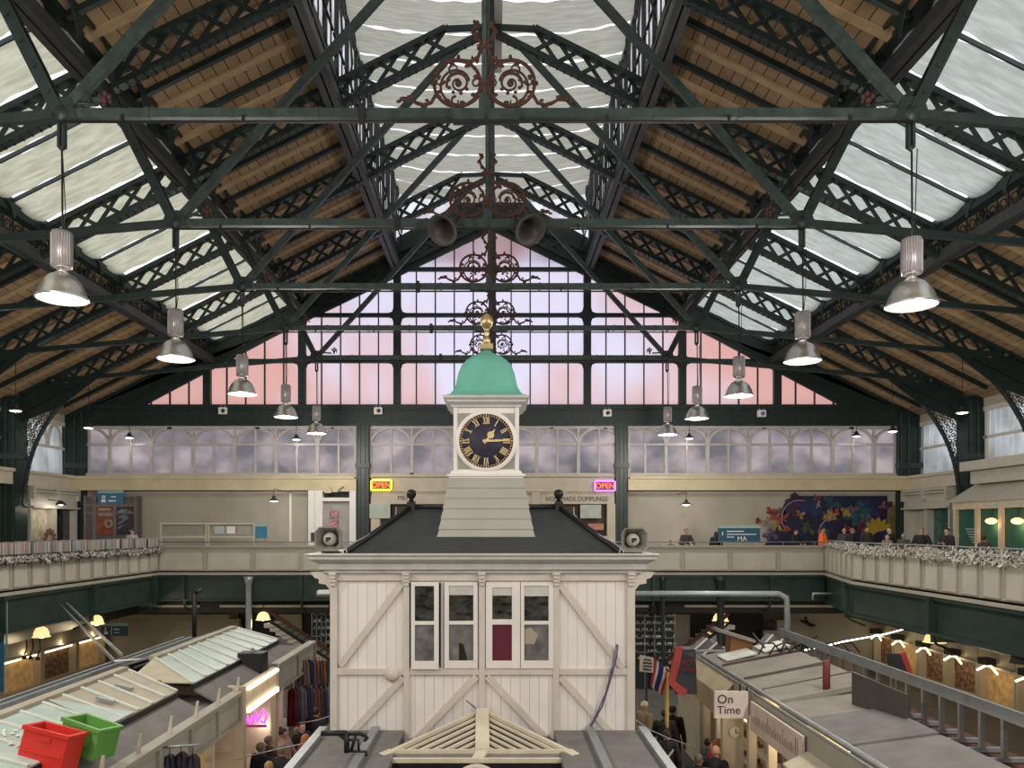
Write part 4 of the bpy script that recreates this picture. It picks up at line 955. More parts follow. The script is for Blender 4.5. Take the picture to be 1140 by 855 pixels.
# --- posters shop far left
t = wthing('poster_shopfront', (xw(122, YS), YS, GF), 'dark framed shopfront with a brown poster and a dark poster at the far left', 'shopfront')
mb = MB(); box_px(mb, 94, 153, 552, 640, YS, .4); mb.build('shop_body', mat('dim_shop_grey', (.10, .095, .09), .6), t)
mb = MB(); 
for a, b in ((94, 97), (104, 108), (127, 130), (150, 153)): box_px(mb, a, b, 552, 640, YS, .1, -.08)
for c, d in ((552, 554), (561, 564), (570, 572)): box_px(mb, 94, 153, c, d, YS, .1, -.08)
mb.build('frame', mat('grey_brown_frame', (.15, .13, .115), .6), t)
PR = mat('rust_poster', (.20, .055, .025), .5, var=.5, scale=2.5); PD = mat('night_poster', (.03, .025, .04), .4, var=.9, scale=3)
box_px(MB(), 108, 127, 564, 595, YS, .03, -.03).build('brown_poster', PR, t)
mb = MB(); x, y, z = W(121, 583, YS-.05); mb.tube([(x+.16*math.cos(k*.63), y, z+.16*math.sin(k*.63)) for k in range(11)], .05, 6); box_px(mb, 110, 124, 566, 568, YS, .02, -.05); box_px(mb, 110, 126, 571, 574, YS, .02, -.05); mb.build('poster_print', mat('pale_poster_print', (.30, .26, .22), .6), t)
box_px(MB(), 131, 150, 564, 595, YS, .03, -.03).build('dark_poster', PD, t)
mb = MB(); 
for k in range(14):
    x, y, z = W(random.uniform(133, 148), random.uniform(567, 590), YS-.05); mb.bar((x-.1, y, z-.05), (x+.12, y, z+.07), .02, .035)
mb.build('poster_print', mat('cool_poster_print', (.22, .25, .30), .6), t)
BLUE = mat('blue_sign', (.030, .17, .30), .4, var=.15, emit=.0)
def sign(a, b, c, d, Y, m, topm, label, lines, cat='sign', name='hanging_sign', hang=None):
    x, y, z = W((a+b)/2, (c+d)/2, Y); t = wthing(name, (x, y, z), label, cat)
    box_px(MB(), a, b, c, d, Y, .05).build('sign_board', m, t)
    if topm: box_px(MB(), a, b, c-3, c, Y, .05).build('top_strip', topm, t)
    if hang: mb = MB(); mb.box(x-.2, x-.17, y+.01, y+.04, *sorted((z, hang))); mb.box(x+.17, x+.2, y+.01, y+.04, *sorted((z, hang))); mb.build('support', GREYM, t)
    if lines:
        mb = MB()
        for (p, q, r, s) in lines: box_px(mb, p, q, r, s, Y, .01, -.012)
        mb.build('white_print', WHITE, t)
    return t
AQ = mat('pale_aqua', (.30, .42, .38), .5)
sign(109, 137, 549, 560.5, YS-.13, mat('lit_blue_sign', (.025, .15, .28), .4), AQ, 'lit blue hanging sign with white pictograms above the poster shop', [(113, 117.5, 556, 559), (114, 115, 551.5, 555), (116, 117, 551.5, 555), (124, 129, 552.5, 553.5), (121, 129, 557, 558.2)])
sign(799.5, 846, 588, 603, YG+.35, mat('navy_blue_sign', (.020, .085, .15), .5), AQ, 'dark blue sign with a pale top strip on the far gallery right of two people', [(809, 828, 591, 592), (809, 842, 594.5, 595.2), (809, 817, 597.5, 598.3), (804, 804.8, 592, 596)], hang=GF)
text('MA', (xw(826, YG+.34), YG+.33, zy(600, YG+.34)), .26, WHITE, 'lettering', bpy.data.objects[[o.name for o in bpy.data.objects if o.name.startswith('hanging_sign')][-1]])
sign(282, 297, 586, 599, YG+.9, mat('sky_blue_sign', (.035, .19, .33), .5), AQ, 'small blue sign at the right end of the notice cabinets', None, hang=GF)
sign(113, 142, 697, 708, 30.5, mat('deep_blue_sign', (.022, .075, .14), .5), AQ, 'dark blue hanging sign with small white pictograms under the left gallery', [(116, 120, 703, 706), (117, 118, 698.5, 702), (124, 124.4, 698, 707), (127, 133, 700, 701), (127, 133, 704, 704.6)], hang=GF-.3)
sign(-6, 3.5, 696, 770, 20, mat('edge_blue_sign', (.03, .12, .2), .5), AQ, 'blue upright sign cut by the left edge of the picture', None, hang=GF-.3)
# notice cabinets
for a, b, lab in ((178, 230, 'empty left half'), (231, 283, 'right half holding blue and white notices')):
    Y = YG+.75; t = wthing('notice_cabinet', (xw((a+b)/2, Y), Y, zy(606, Y)), f'glazed cream notice cabinet on the far gallery, {lab}', 'cabinet', 'glazed notice cabinets')
    mb = MB(); box_px(mb, a, b, 582, 584, Y, .12); box_px(mb, a, b, 597, 598.5, Y, .12); box_px(mb, a, a+1.5, 582, 634, Y, .12); box_px(mb, b-1.5, b, 582, 634, Y, .12); mb.build('frame', CREAM, t)
    box_px(MB(), a+1, b-1, 584, 597, Y, .02, .08).build('backboard', mat('grey_green_backboard_%d' % a, (.27, .28, .23), .5), t)
    if a > 200: box_px(MB(), 238, 249, 586, 594, Y, .01, .06).build('notice', mat('pale_blue_notice', (.42, .48, .50)), t); box_px(MB(), 252, 261, 586, 594, Y, .01, .06).build('notice', WHITE, t); box_px(MB(), 264, 279, 585.5, 595, Y, .01, .06).build('notice', mat('faded_notice', (.36, .36, .31)), t)
# white door block
t = wthing('white_booth', (xw(374, YS), YS, GF), 'white panelled booth with a grey door and small posters left of the green post', 'booth')
mb = MB()
for a, b, c, d in ((343, 359, 543, 640), (359, 396, 543, 547), (389, 396, 547, 640), (359, 396, 554, 558)): box_px(mb, a, b, c, d, YS, .4)
mb.build('frame', WHITE, t, .01)
box_px(MB(), 350, 350.8, 545, 640, YS, .02, -.02).build('panel_joint', STONE, t)
box_px(MB(), 359, 389, 547, 554, YS, .03, .3).build('fanlight', DARKIN, t); box_px(MB(), 359, 389, 558, 640, YS, .03, .25).build('grey_door', mat('door_grey', (.36, .34, .33), .5), t)
for c in (568, 579): box_px(MB(), 366, 376, c, c+9, YS, .02, .2).build('poster', mat('pink_white_poster_%d' % c, (.40, .20, .22), .6, var=.7, scale=9), t)
mb = MB(); x, y, z = W(374, 541, YS-.1); box_px(mb, 362, 370, 546, 549, YS, .15, -.2); box_px(mb, 371, 377, 543, 548, YS, .15, -.2); mb.prism([W(367, 541, YS-.2), W(382, 541, YS-.2), W(377, 545, YS-.2), W(371, 545, YS-.2)], (0, .2, 0)); tag(mb.build('junction_box', CREAMY), 'cream trunking outlet and junction boxes above the white booth', 'junction box')
mb = MB(); box_px(mb, 346, 352, 593, 603, YG+.5, .1); tag(mb.build('litter_bin', mat('dark_maroon_bin', (.07, .035, .03))), 'small dark maroon box standing on the gallery beside the left horn', 'box')
for a_, b_, c_, d_, l_ in ((322, 324.5, 548, 603, 'dropping down the wall left of the white booth'), (110, 343, 547.5, 549, 'along the top of the pale wall, left'), (699, 1000, 547.5, 549, 'along the top of the pale wall above the mural')): tag(box_px(MB(), a_, b_, c_, d_, YW-.06, .06).build('wall_conduit', WHITE), f'thin white conduit {l_}', 'conduit')
# mural: generic flowers and figures in bright flat shapes on navy
YM = YW-.05
mu = wthing('mural', (xw(916, YM), YM, zy(606, YM)), 'dark blue wall mural with abstract bright flowers and leaves on the right', 'mural')
mb = MB(); P = [(882, 552), (988, 552), (988, 612), (848, 612), (856, 600), (862, 590), (868, 572), (874, 560)]
mb.prism([W(a, b, YM) for a, b in P], (0, .04, 0)); mb.build('navy_ground', mat('mural_navy', (.014, .014, .045), .5, var=.5, scale=1), mu)
random.seed(21)
cols = {'orange': (.26, .055, .02), 'yellow': (.30, .20, .045), 'teal': (.012, .07, .09), 'plum': (.045, .02, .06), 'blue': (.015, .025, .10), 'pink': (.20, .085, .10), 'green': (.055, .08, .03), 'cream': (.26, .21, .14), 'red': (.15, .015, .015), 'lilac': (.10, .075, .13)}
def petals(c, cx, cy, r, n, k, a0=0, wr=.34, d=.02, mbs={}):
    mb = mbs.setdefault(c, MB())
    for i in range(n):
        a = a0+2*PI*i/n*k+(random.uniform(-.35, .35) if k == 1 else 0); r_ = r; r = r_*(random.uniform(.5, 1.35) if k == 1 else 1); u = Vector((math.cos(a), math.sin(a))); v = Vector((-u.y, u.x))
        P = [u*0, u*r*.35+v*r*wr*.7, u*r*.75+v*r*wr, u*r+v*0, u*r*.75-v*r*wr, u*r*.35-v*r*wr*.7]
        mb.prism([W(cx+p.x, cy-p.y, YM-d-.0006*i) for p in P], (0, .01, 0)); r = r_
    return mbs
mbs = {}
for c, cx, cy, r, n, k, a0, d in (('orange', 860, 571, 9, 7, 1, .3, .03), ('red', 860, 571, 5, 6, 1, .8, .04), ('yellow', 866, 583, 9, 6, 1, .1, .03), ('orange', 872, 578, 8, 5, 1, .5, .05), ('cream', 857, 581, 9, 5, 1, .9, .025),
    ('red', 844, 580, 4, 5, 1, .2, .04), ('lilac', 858, 593, 10, 6, 1, .2, .02), ('orange', 875, 589, 5, 8, 1, 0, .05), ('teal', 869, 568, 8, 4, 1, .7, .02), ('yellow', 890, 573, 6, 4, 1, .4, .04), ('plum', 884, 563, 14, 5, 1, .2, .02),
    ('blue', 906, 568, 15, 6, 1, .1, .015), ('orange', 911, 555, 7, 4, 1, .5, .04), ('cream', 911, 562, 4, 5, 1, .3, .05), ('green', 899, 586, 11, 6, 1, .3, .025), ('yellow', 926, 573, 9, 6, 1, .2, .03), ('lilac', 920, 576, 11, 5, 1, .9, .02),
    ('orange', 932, 569, 5, 6, 1, .1, .045), ('yellow', 941, 570, 7, 6, 1, .3, .04), ('teal', 955, 573, 15, 6, 1, .25, .02), ('blue', 965, 566, 14, 5, 1, .5, .015), ('pink', 949, 566, 7, 4, 1, .2, .04), ('lilac', 963, 577, 11, 4, 1, .6, .03),
    ('teal', 925, 560, 11, 5, 1, 1.2, .012), ('plum', 981, 568, 14, 5, 1, .4, .02), ('pink', 983, 563, 5, 6, 1, .2, .05), ('red', 958, 588, 8, 5, 1, .1, .03), ('teal', 918, 592, 12, 5, 1, .5, .02), ('blue', 893, 594, 10, 6, 1, .2, .02), ('blue', 980, 585, 10, 5, 1, .5, .015), ('orange', 943, 588, 5, 4, 1, .6, .03)):
    petals(c, cx, cy, r*.9, n, k, a0, random.uniform(.2, .34), d, (mbs := {}))
    for mb in mbs.values(): mb.build(f'{c}_flower', MATS.get(f'mural_{c}') or mat(f'mural_{c}', cols[c], .6, var=.35, scale=4), mu)
petals('yellow', 977, 592, 17, 7, .55, .5, .16, .05, (mbs := {}))
mbs['yellow'].build('yellow_hand', mat('mural_hand_yellow', (.34, .24, .03), .6), mu)
mb = MB()
for cx, cy, r in ((890, 577, 20), (926, 592, 14), (862, 592, 9)): 
    mb.tube([W(cx+r*math.cos(a*.25+1.2), cy-r*math.sin(a*.25+1.2), YM-.03) for a in range(11)], .03, 5)
mb.build('painted_tendril', mat('mural_lilac_line', (.30, .20, .32)), mu)
box_px(MB(), 989, 997, 562, 612, YM, .03, -.01).build('ochre_side_panel', mat('ochre_mural', (.13, .10, .04), .6, var=.6, scale=1.5), mu)
# ------------------------------------------------------------------ side gallery shopfronts
def shop(sx, y0, y1, xf, z0, z1, label, body, lit=None, bays=2, glass=DARKIN, base=.6, UF=.26):
    t = wthing('shopfront', (xf, (y0+y1)/2, z0), label, 'shopfront')
    a, b = sorted((xf, xf+sx*.5)); mb = MB(); H = z1-z0; cl = lambda v: min(max(v, y0), y1)
    mb.box(a, b, y0, y1, z1-H*UF, z1); mb.box(a, b, y0, y1, z0, z0+base)
    n = bays; w = (y1-y0)/n
    for i in range(n+1): yy = y0+i*w; mb.box(a, b, max(y0, yy-.11), min(y1, yy+.11), z0, z1)
    mb.build('pilasters', body, t)
    c, d = sorted((xf-sx*.14, xf)); mb = MB(); mb.box(c, d, y0, y1, z1-.10, z1); mb.box(c, d, y0, y1, z1-.22, z1-.17); mb.box(c, d, y0, y1, z1-H*UF, z1-H*UF+.08)
    for i in range(n+1): yy = y0+i*w; mb.box(c, d, cl(yy-.14), cl(yy+.14), z1-.5, z1-.1)
    mb.build('cornice', body, t)
    for i in range(n):
        p, q = sorted((xf+sx*.30, xf+sx*.34)); m = glass[i % len(glass)] if isinstance(glass, list) else glass
        MB().box(p, q, y0+i*w+.1, y0+(i+1)*w-.1, z0+base, z1-H*UF).build('shop_window', m, t)
    if lit:
        for i in range(n):
            p, q = sorted((xf+sx*.1, xf+sx*.16)); MB().box(p, q, y0+i*w+.2, y0+(i+1)*w-.2, z1-H*UF-.14, z1-H*UF-.06).build('light_tube', GLOWT, t)
            lamp('shop_light', 'POINT', (-sx*.0, (y0+(i+.5)*w)-(y0+y1)/2, H*.6), lit, (1, .78, .5), .15, t)
    return t
WARMG = mat('warm_shop_interior', (.50, .30, .12), .4, var=.5, scale=3, emit=.10, ecol=(1, .62, .25)); STOCK = mat('shop_stock_display', (.22, .13, .08), .5, var=.9, scale=7); GRG = mat('green_tinted_window', (.035, .095, .08), .1, var=.3, spec=.8)
CREAMS = mat('shop_cream_paint', (.52, .46, .34), .55, var=.08)
GREYS = mat('gallery_shop_paint', (.45, .43, .37), .55, var=.07)
sg = shop(-1, 31.2, 34.7, -18.85, GF, EZ+1.72, 'cream shopfront with two windows on the left gallery between green columns', GREYS, None, 2, [mat('cream_window_print', (.50, .44, .33), .4, var=.4, scale=3), DARKIN])
mb = MB()
for k in range(26):
    mb.ball((-18.60, 32.1+.42*math.cos(k*.5)*(1-.02*k), EZ-.5+.45*math.sin(k*.5)*(1-.02*k)), .02, .12, .09, 8)
mb.build('window_lettering', mat('brown_window_print', (.16, .10, .06)), sg)
mb = MB(); x, y, z = -18.3, 32.4, EZ+1.0
tl = wthing('spotlight', (x, y, z), 'black spotlight on a bracket over the left gallery shop', 'spotlight'); mb.lathe([(.05, .16), (.12, .12), (.22, 0), (.20, -.02)], (x, y, z), 14); mb.tube([(x-.6, y, z+.2), (x, y, z+.17)], .02, 6); mb.build('hood', BLK, tl); mb = MB(); mb.ball((x, y, z), .16, .16, .03, 12); mb.build('bulb', GLOWW, tl); lamp('lamp_light', 'POINT', (0, 0, -.1), 25, (1, .9, .75), .1, tl)
shop(1, 31.2, 34.7, 18.7, GF, EZ+1.7, 'cream shop with one green window on the right gallery between green columns', GREYS, None, 2, [GRG, GREYS])
# kiosk on the right gallery with canopy
kx = 18.2; Y0, Y1 = 22.0, 30.1
ki = wthing('gallery_kiosk', (kx, 26, GF), 'cream kiosk with sloping canopy, green windows and two glowing lamps at the right edge', 'kiosk')
mb = MB(); mb.box(kx, kx+.9, Y0, Y1, GF, GF+.5)
for i in range(7): yy = Y1-.1-i*1.35; mb.box(kx-.02, kx+.1, yy-.09, yy+.09, GF, EZ+.72)
mb.box(kx-.04, kx+.1, Y0, Y1, EZ+.72, EZ+1.0); mb.build('kiosk_frame', mat('warm_cream_paint', (.60, .50, .36), .5), ki)
mb = MB(); mb.box(kx+.12, kx+.16, Y0, Y1, GF+.5, EZ+.72); mb.build('green_window', mat('green_board_window', (.03, .11, .075), .3), ki)
mb = MB(); mb.prism([(kx-.12, Y0, EZ+1.0), (kx-.12, Y1+.15, EZ+1.0), (kx+.8, Y1-.3, EZ+1.75), (kx+.8, Y0, EZ+1.75)], (0, 0, .05)); mb.box(kx+.3, kx+.9, Y0, Y1-.6, EZ+1.7, EZ+2.2); mb.box(kx+.0, kx+.9, Y0, Y1-.4, EZ+2.2, EZ+2.55); mb.build('canopy', GREYS, ki)
mb = MB(); 
for k in range(6): mb.box(kx+.10, kx+.12, 28.7, 29.5-.08*k, EZ-.05-.1*k, EZ-.02-.1*k)
mb.box(kx-.06, kx-.04, 23, 28.2, EZ+.82, EZ+.90); mb.build('menu_lettering', mat('pale_menu_lettering', (.45, .52, .42)), ki)
for px in (1103.5, 1132.5):
    Y = FPX*(kx-EX-.1)/(px-552); x, y, z = W(px, 580, Y); t = wthing('globe_lamp', (x, y, z), f'glowing orange white lamp in the kiosk window, {"left" if px < 1110 else "right"} of the pair', 'lamp', 'kiosk lamps')
    mb = MB(); mb.ball((x, y, z), .19, .19, .11, 14); mb.build('bulb', mat('orange_glow_%d' % px, (1, .6, .25), emit=3.2, ecol=(1, .55, .2)), t); mb = MB(); mb.tube([(x, y, z+.1), (x+.1, y, EZ+.85)], .015, 6); mb.build('stem', BLK, t); lamp('lamp_light', 'POINT', (0, 0, -.15), 14, (1, .6, .3), .12, t)
# ------------------------------------------------------------------ market floor shops along the side walls
for sx, sn, xs, ys in ((-1, 'left', -17.7, [35.0, 32.6, 30.1, 27.6, 25.0, 22.4]), (1, 'right', 17.45, [35.0, 33.2, 31.3, 29.4, 27.4, 25.4, 23.3, 21.2])):
    for i, (a, b) in enumerate(zip(ys[1:], ys[:-1])):
        t = shop(sx, a+.02, b-.02, xs, 0, EZ-3.55, f'warmly lit cream {sn} wall market shop, {["farthest, in the corner", "second from the far corner", "third from the far corner", "fourth from the far corner", "fifth from the far corner", "sixth from the far corner", "seventh from the far corner"][i]}', CREAMS, 14 if sx < 0 else None, 1 if sx < 0 else 1, [WARMG, STOCK, WARMG][i % 3] if sx < 0 else [STOCK, WARMG, STOCK][i % 3], .4, .44)
        if sx > 0:
            mb = MB(); yc = (a+b)/2; r = (b-a)/2-.45
            P = [(yc-r, EZ-4.95), (yc-r*.4, EZ-4.75), (yc+r*.1, EZ-4.75), (yc+r, EZ-5.0)]
            for p, q in zip(P[:-1], P[1:]): mb.bar((xs-.3, p[0], p[1]), (xs-.3, q[0], q[1]), .04, .06)
            mb.build('awning_light', GLOWT, t); lamp('shop_light', 'POINT', (-.5, 0, EZ-5.0), 9, (1, .80, .5), .15, t); mb = MB(); mb.box(xs-.45, xs-.1, yc-r*.3, yc+.3, EZ-4.72, EZ-4.5); mb.build('black_hood', BLK, t)
# grey painted brick stair flanks on the far ground wall
mb = MB(); P = [(865, 690), (878, 690), (878, 683), (965, 683), (965, 780), (850, 780), (850, 702), (865, 702)]
mb.prism([W(a, b, 34.0) for a, b in P], (0, .3, 0)); tag(mb.build('brick_stair_wall', WALLC), 'stepped pale painted brick wall beyond the right stalls', 'brick wall')
mb = MB(); P = [(128, 684), (255, 684), (255, 689), (266, 689), (266, 696), (268, 701), (268, 780), (128, 780)]
mb.prism([W(a, b, 34.0) for a, b in P], (0, .3, 0)); tag(mb.build('brick_stair_wall', WALLC), 'stepped pale painted brick wall beyond the left stalls', 'brick wall')
mb = MB(); box_px(mb, 268, 850, 683, 800, 34.6, .1); tag(mb.build('dark_stall_backdrop', BLK), 'plain black hoarding behind the staircases at the far end', 'backdrop')  # black sheet closing off the background behind the stairs
# staircases under the gallery
for s, n0, P0, P1, lab in ((-1, 0, (300, 681), (372, 728), 'left of the office'), (1, 1, (812, 683), (741, 736), 'right of the office')):
    t = wthing('staircase', W(P1[0], P1[1], 30), f'dim staircase with pale risers climbing to the far gallery, {lab}', 'staircase')
    a = Vector(W(P0[0], P0[1], 29.5)); b = Vector(W(P1[0], P1[1], 29.5)); mb = MB()
    mb.bar(a, b, .06, .14); mb.build('handrail', RUST, t); mb = MB(); mb.bar(a-Vector((0, 0, .35)), b-Vector((0, 0, .35)), .06, .10); mb.build('stringer', BLK, t)
    for k in range(12):
        f = k/11; p = a*(1-f)+b*f-Vector((0, 0, .5)); mb = MB(); mb.box(p.x-.22, p.x+.22, p.y, p.y+1.6, p.z-.04, p.z); mb.box(p.x-.2, p.x+.2, p.y-.02, p.y, p.z-.12, p.z+.05); mb.build('step', GREYS, t)
    mb = MB(); c = Vector(W(P1[0], P1[1], 29.6)); mb.bar(c, (c.x-s*.2, c.y, 1), .2, .2); mb.build('newel', IRON, t)
for a, b in ((310, 336), (752, 768)): mb = MB(); box_px(mb, a, b, 684, 720, 34.4, .1); tag(mb.build('pale_wall_panel', GREYS), f'pale panel glimpsed behind the {"left" if a < 500 else "right"} staircase', 'panel')
random.seed(4)
for a, b, c, d, n_, lab in ((707, 751, 686, 740, 60, 'right'), (347, 368, 684, 730, 26, 'left')):
    t = wthing('glassware_shelf', W((a+b)/2, 760, 31), f'dark shelf of glinting small goods just {lab} of the office', 'shelf'); mb = MB(); box_px(mb, a, b, c, 770, 31.2, .1); mb.build('back_panel', mat('shelf_back_'+lab, (.03, .035, .035)), t)
    mb = MB()
    for k in range(6): box_px(mb, a, b, c+8*k, c+8*k+.8, 31.1, .08)
    for k in range(5): box_px(mb, a+(b-a)*k/4-.4, a+(b-a)*k/4+.4, c, 770, 31.05, .08)
    mb.build('shelf_rack', GREYM, t); mb = MB()
    for k in range(n_*2):
        x, y, z = W(random.uniform(a, b), c+8*random.randint(0, 6)-1.5, 31.0); mb.lathe([(.035, -.06), (.05, 0), (.02, .05)], (x, y, z), 6)
    mb.build('glassware', mat('glassware_tint_'+lab, (.35, .40, .36), .2, var=.5, scale=9), t)['kind'] = 'stuff'
# ================================================================== LEFT STALL ROW
E = EZ
LX = -4.5; RXg = -6.1; EV = -5.0
zF = E-3.0
def stall_body(name, label, x0, x1, y0, y1, ztop, m=FELT, wall=CREAMS, zroof=None):
    t = wthing(name, ((x0+x1)/2, (y0+y1)/2, 0), label, 'market stall'); mb = MB(); mb.box(x0+.1, x1-.1, y0+.1, y1-.1, BF, BF+.9); mb.build('counter_base', wall, t)
    mb = MB(); mb.box(x0, x1, y0, y1, ztop-.10, ztop); mb.build('flat_roof', m, t); return t
st1 = stall_body('market_stall', 'left market stall nearest the camera with a grey felt roof edge and signed cream fascia', -7.25, LX, 8.2, 13.8, zF-.02)
st2 = stall_body('market_stall', 'left market stall with lit fascia, pink neon and glazed roof beyond the white post', -7.25, LX, 14.0, 19.4, zF+.02)
def fascia(t, x, y0, y1, zt, h, n, m=CREAMR, name='fascia'):
    mb = MB(); mb.box(x-.04, x+.04, y0, y1, zt-h, zt); mb.build(name, m, t)
    mb = MB(); mb.box(x-.09, x+.10, y0, y1, zt, zt+.06); mb.box(x-.05, x+.08, y0, y1, zt-h, zt-h+.05); mb.build('moulding', m, t)
    w = (y1-y0)/n
    for i in range(n): MB().box(x+.04, x+.055, y0+i*w+.12, y0+(i+1)*w-.12, zt-h*.78, zt-h*.24).build('sign_panel', mat('name_panel_%d' % len(MATS), (.40, .385, .33), .6), t)
    for i in range(n+1): MB().box(x-.05, x+.09, y0+i*w-.05, y0+i*w+.05, zt-h, zt+.0).build('bracket_block', m, t)
fascia(st1, LX, 8.2, 13.75, zF, .50, 5)
fascia(st2, LX, 16.1, 19.4, zF+.08, .55, 2)
mb = MB(); mb.box(LX-.04, LX+.04, 14.1, 16.1, zF-.45, zF+.08); mb.build('lit_fascia', mat('lit_fascia_white', (.75, .66, .5), .5), st2)
MB().box(LX+.05, LX+.10, 14.15, 16.05, zF-.42, zF-.34).build('light_tube', GLOWT, st2); MB().box(LX+.03, LX+.10, 14.15, 16.05, zF+.0, zF+.05).build('light_tube', GLOWT, st2)
for k in range(6):
    y = 9.0+k*.95; MB().prism([(LX-.03, y-.02, zF+.05), (LX+.03, y-.02, zF+.05), (LX+.05, y-.02, zF+.32), (LX+.02, y-.02, zF+.32)], (0, .03, 0)).build('wooden_spike', CREAM, st1)
MB().box(LX-.10, LX+.08, 13.82, 13.93, BF, zF+.12).build('corner_post', CREAM, st1)
for y in (11.5, 12.6): MB().box(LX-.12, LX-.0, y-.05, y+.05, BF, zF-.5).build('door_post', CREAM, st1)
for y0, y1 in ((10.4, 11.4), (11.6, 12.5), (12.7, 13.7)): MB().box(LX-.5, LX-.45, y0, y1, BF+.4, zF-.52).build('lit_window', WARMG, st1)
lamp('shop_light', 'POINT', (.9, 1.5, 2.7), 18, (1, .8, .55), .2, st1)
MB().box(LX-2.4, LX-2.35, 14.1, 19.3, BF, zF-.05).build('back_wall', mat('peach_shop_wall', (.55, .40, .27), .6), st2)
MB().box(LX-2.4, LX+.1, 16.3, 16.38, BF, zF-.4).build('white_partition', mat('white_lined_partition', (.68, .60, .52), .6), st2)
for y in (14.2, 16.2, 17.6, 19.3): MB().box(LX-.1, LX, y-.05, y+.05, BF, zF-.4).build('post', CREAM, st2)
lamp('shop_light', 'POINT', (1.1, -1.5, 3.0), 8, (1, .82, .62), .2, st2); lamp('shop_light', 'POINT', (1.1, -.5, 2.3), 6, (1, .75, .6), .2, st2)
mb = MB(); mb.box(-7.2, LX-.12, 13.90, 13.98, zF-.02, zF+.12); mb.build('roof_upstand', mat('pale_upstand', (.62, .55, .40)), st2)
# glazed lean-to roofs
def glazed(y0, y1, ye0, ye1, label, panes, hip=False):
    """ridge from y0 to y1 at RXg, eaves from ye0 to ye1 at EV"""
    t = wthing('glazed_roof', (-5.6, (y0+y1)/2, E-2.8), label, 'glazed roof'); zr, ze = E-2.40, E-2.66
    yy0, yy1, m = panes[0]
    for a, b, m in panes:
        def pt(f, r): # f along, r 0 ridge 1 eave
            ya = y0+(y1-y0)*f; yb = ye0+(ye1-ye0)*f; return (RXg+(EV-RXg)*r, ya+(yb-ya)*r, zr+(ze-zr)*r)
        mb = MB(); mb.prism([pt(a, 0), pt(b, 0), pt(b, 1), pt(a, 1)], (0, 0, .02)); mb.build('wired_glass', m, t)
    mb = MB(); n = int((y1-y0)/.45)
    for i in range(n+1):
        f = i/n; p = Vector(pt(f, 0)); q = Vector(pt(f, 1)); mb.bar(p+Vector((0, 0, .03)), q+Vector((0, 0, .03)), .05, .03)
    mb.build('glazing_bar', mat('pale_glazing_bar_%d' % int(y0), (.50, .53, .47), .5), t)
    mb = MB(); mb.box(RXg-.10, RXg+.06, y0, y1, zr-.02, zr+.06); mb.build('ridge_board', mat('ridge_board_%d' % int(y0), (.36, .33, .26)), t)
    mb = MB(); mb.prism([(RXg-.1, y0, zr), (RXg-.1, y1, zr), (RXg-1.2, y1, zr-.32), (RXg-1.2, y0, zr-.32)], (0, 0, .03)); mb.build('rear_slope', FELT, t)
    mb = MB(); mb.box(EV-.04, EV+.02, ye0, ye1, ze-.10, ze); mb.build('kerb', BLK, t)
    mb = MB(); mb.prism([(EV+.02, ye0, ze-.08), (LX-.06, ye0, zF+.03), (LX-.06, ye1, zF+.03), (EV+.02, ye1, ze-.08)], (0, 0, -.04)); mb.build('felt_apron', FELT, t)
    return t
gl1 = glazed(8.0, 12.9, 8.0, 12.35, 'long glazed lean-to stall roof at left, pale green near and dusty tan beyond', [(0, .50, GLASSG), (.50, 1, GLASST)])
mb = MB(); mb.prism([(RXg+.0, 10.6, E-2.37), (EV, 10.15, E-2.63), (EV, 10.9, E-2.63)], (0, 0, .01)); mb.build('pale_glass_edge', GLASSG, gl1)
for f, r in ((.62, .45), (.78, .35)):
    y = 8+4.9*f; x = RXg+1.1*r; MB().bar((x, y, E-2.4-.26*r+.07), (x+.25, y, E-2.4-.26*(r+.25)+.07), .07, .03).build('roof_vent_handle', GREYM, gl1)
gl2 = glazed(14.0, 18.3, 13.0, 18.1, 'second pale green glazed stall roof, farther off on the left', [(0, 1, GLASSG)])
mb = MB(); mb.prism([(RXg, 14.0, E-2.39), (EV, 13.0, E-2.65), (RXg, 12.95, E-2.62)], (0, 0, .02)); mb.build('cream_hip', mat('cream_hip_sheet', (.42, .39, .29), .6), gl2)
mb = MB(); x, y, z = W(170, 760, 12.7); mb.prism([(x-.14, y, z-.12), (x+.14, y, z-.12), (x+.09, y, z+.02), (x-.09, y, z+.03), (x-.15, y, z-.03)], (0, .12, 0)); tag(mb.build('cardboard_piece', mat('cardboard', (.27, .14, .05), .8)), 'torn brown cardboard piece lying between the left glazed roofs', 'cardboard')
x, y, z = W(281, 738, 15.6); t = wthing('black_speaker', (x, y, z-.22), 'black boxy loudspeaker standing on the left stall roof', 'loudspeaker')
MB().box(x-.26, x+.26, y-.15, y+.2, z-.26, z+.22).build('cabinet', BLK, t, .015); MB().box(x-.22, x+.22, y-.165, y-.15, z-.22, z+.18).build('grille', mat('charcoal_grille', (.02, .02, .02), .8, scale=60), t); MB().box(x-.03, x+.03, y-.02, y+.04, z+.22, z+.30).build('handle', GREYM, t)
mb = MB(); mb.tube([W(206, 728, 15.6), W(222, 738, 15.3), W(246, 742, 15.1), W(262, 739, 15.3), W(270, 736, 15.5)], .03, 6); tag(mb.build('black_cable', BLK), 'thick black cable lying across the second glazed roof to the black loudspeaker', 'cable')
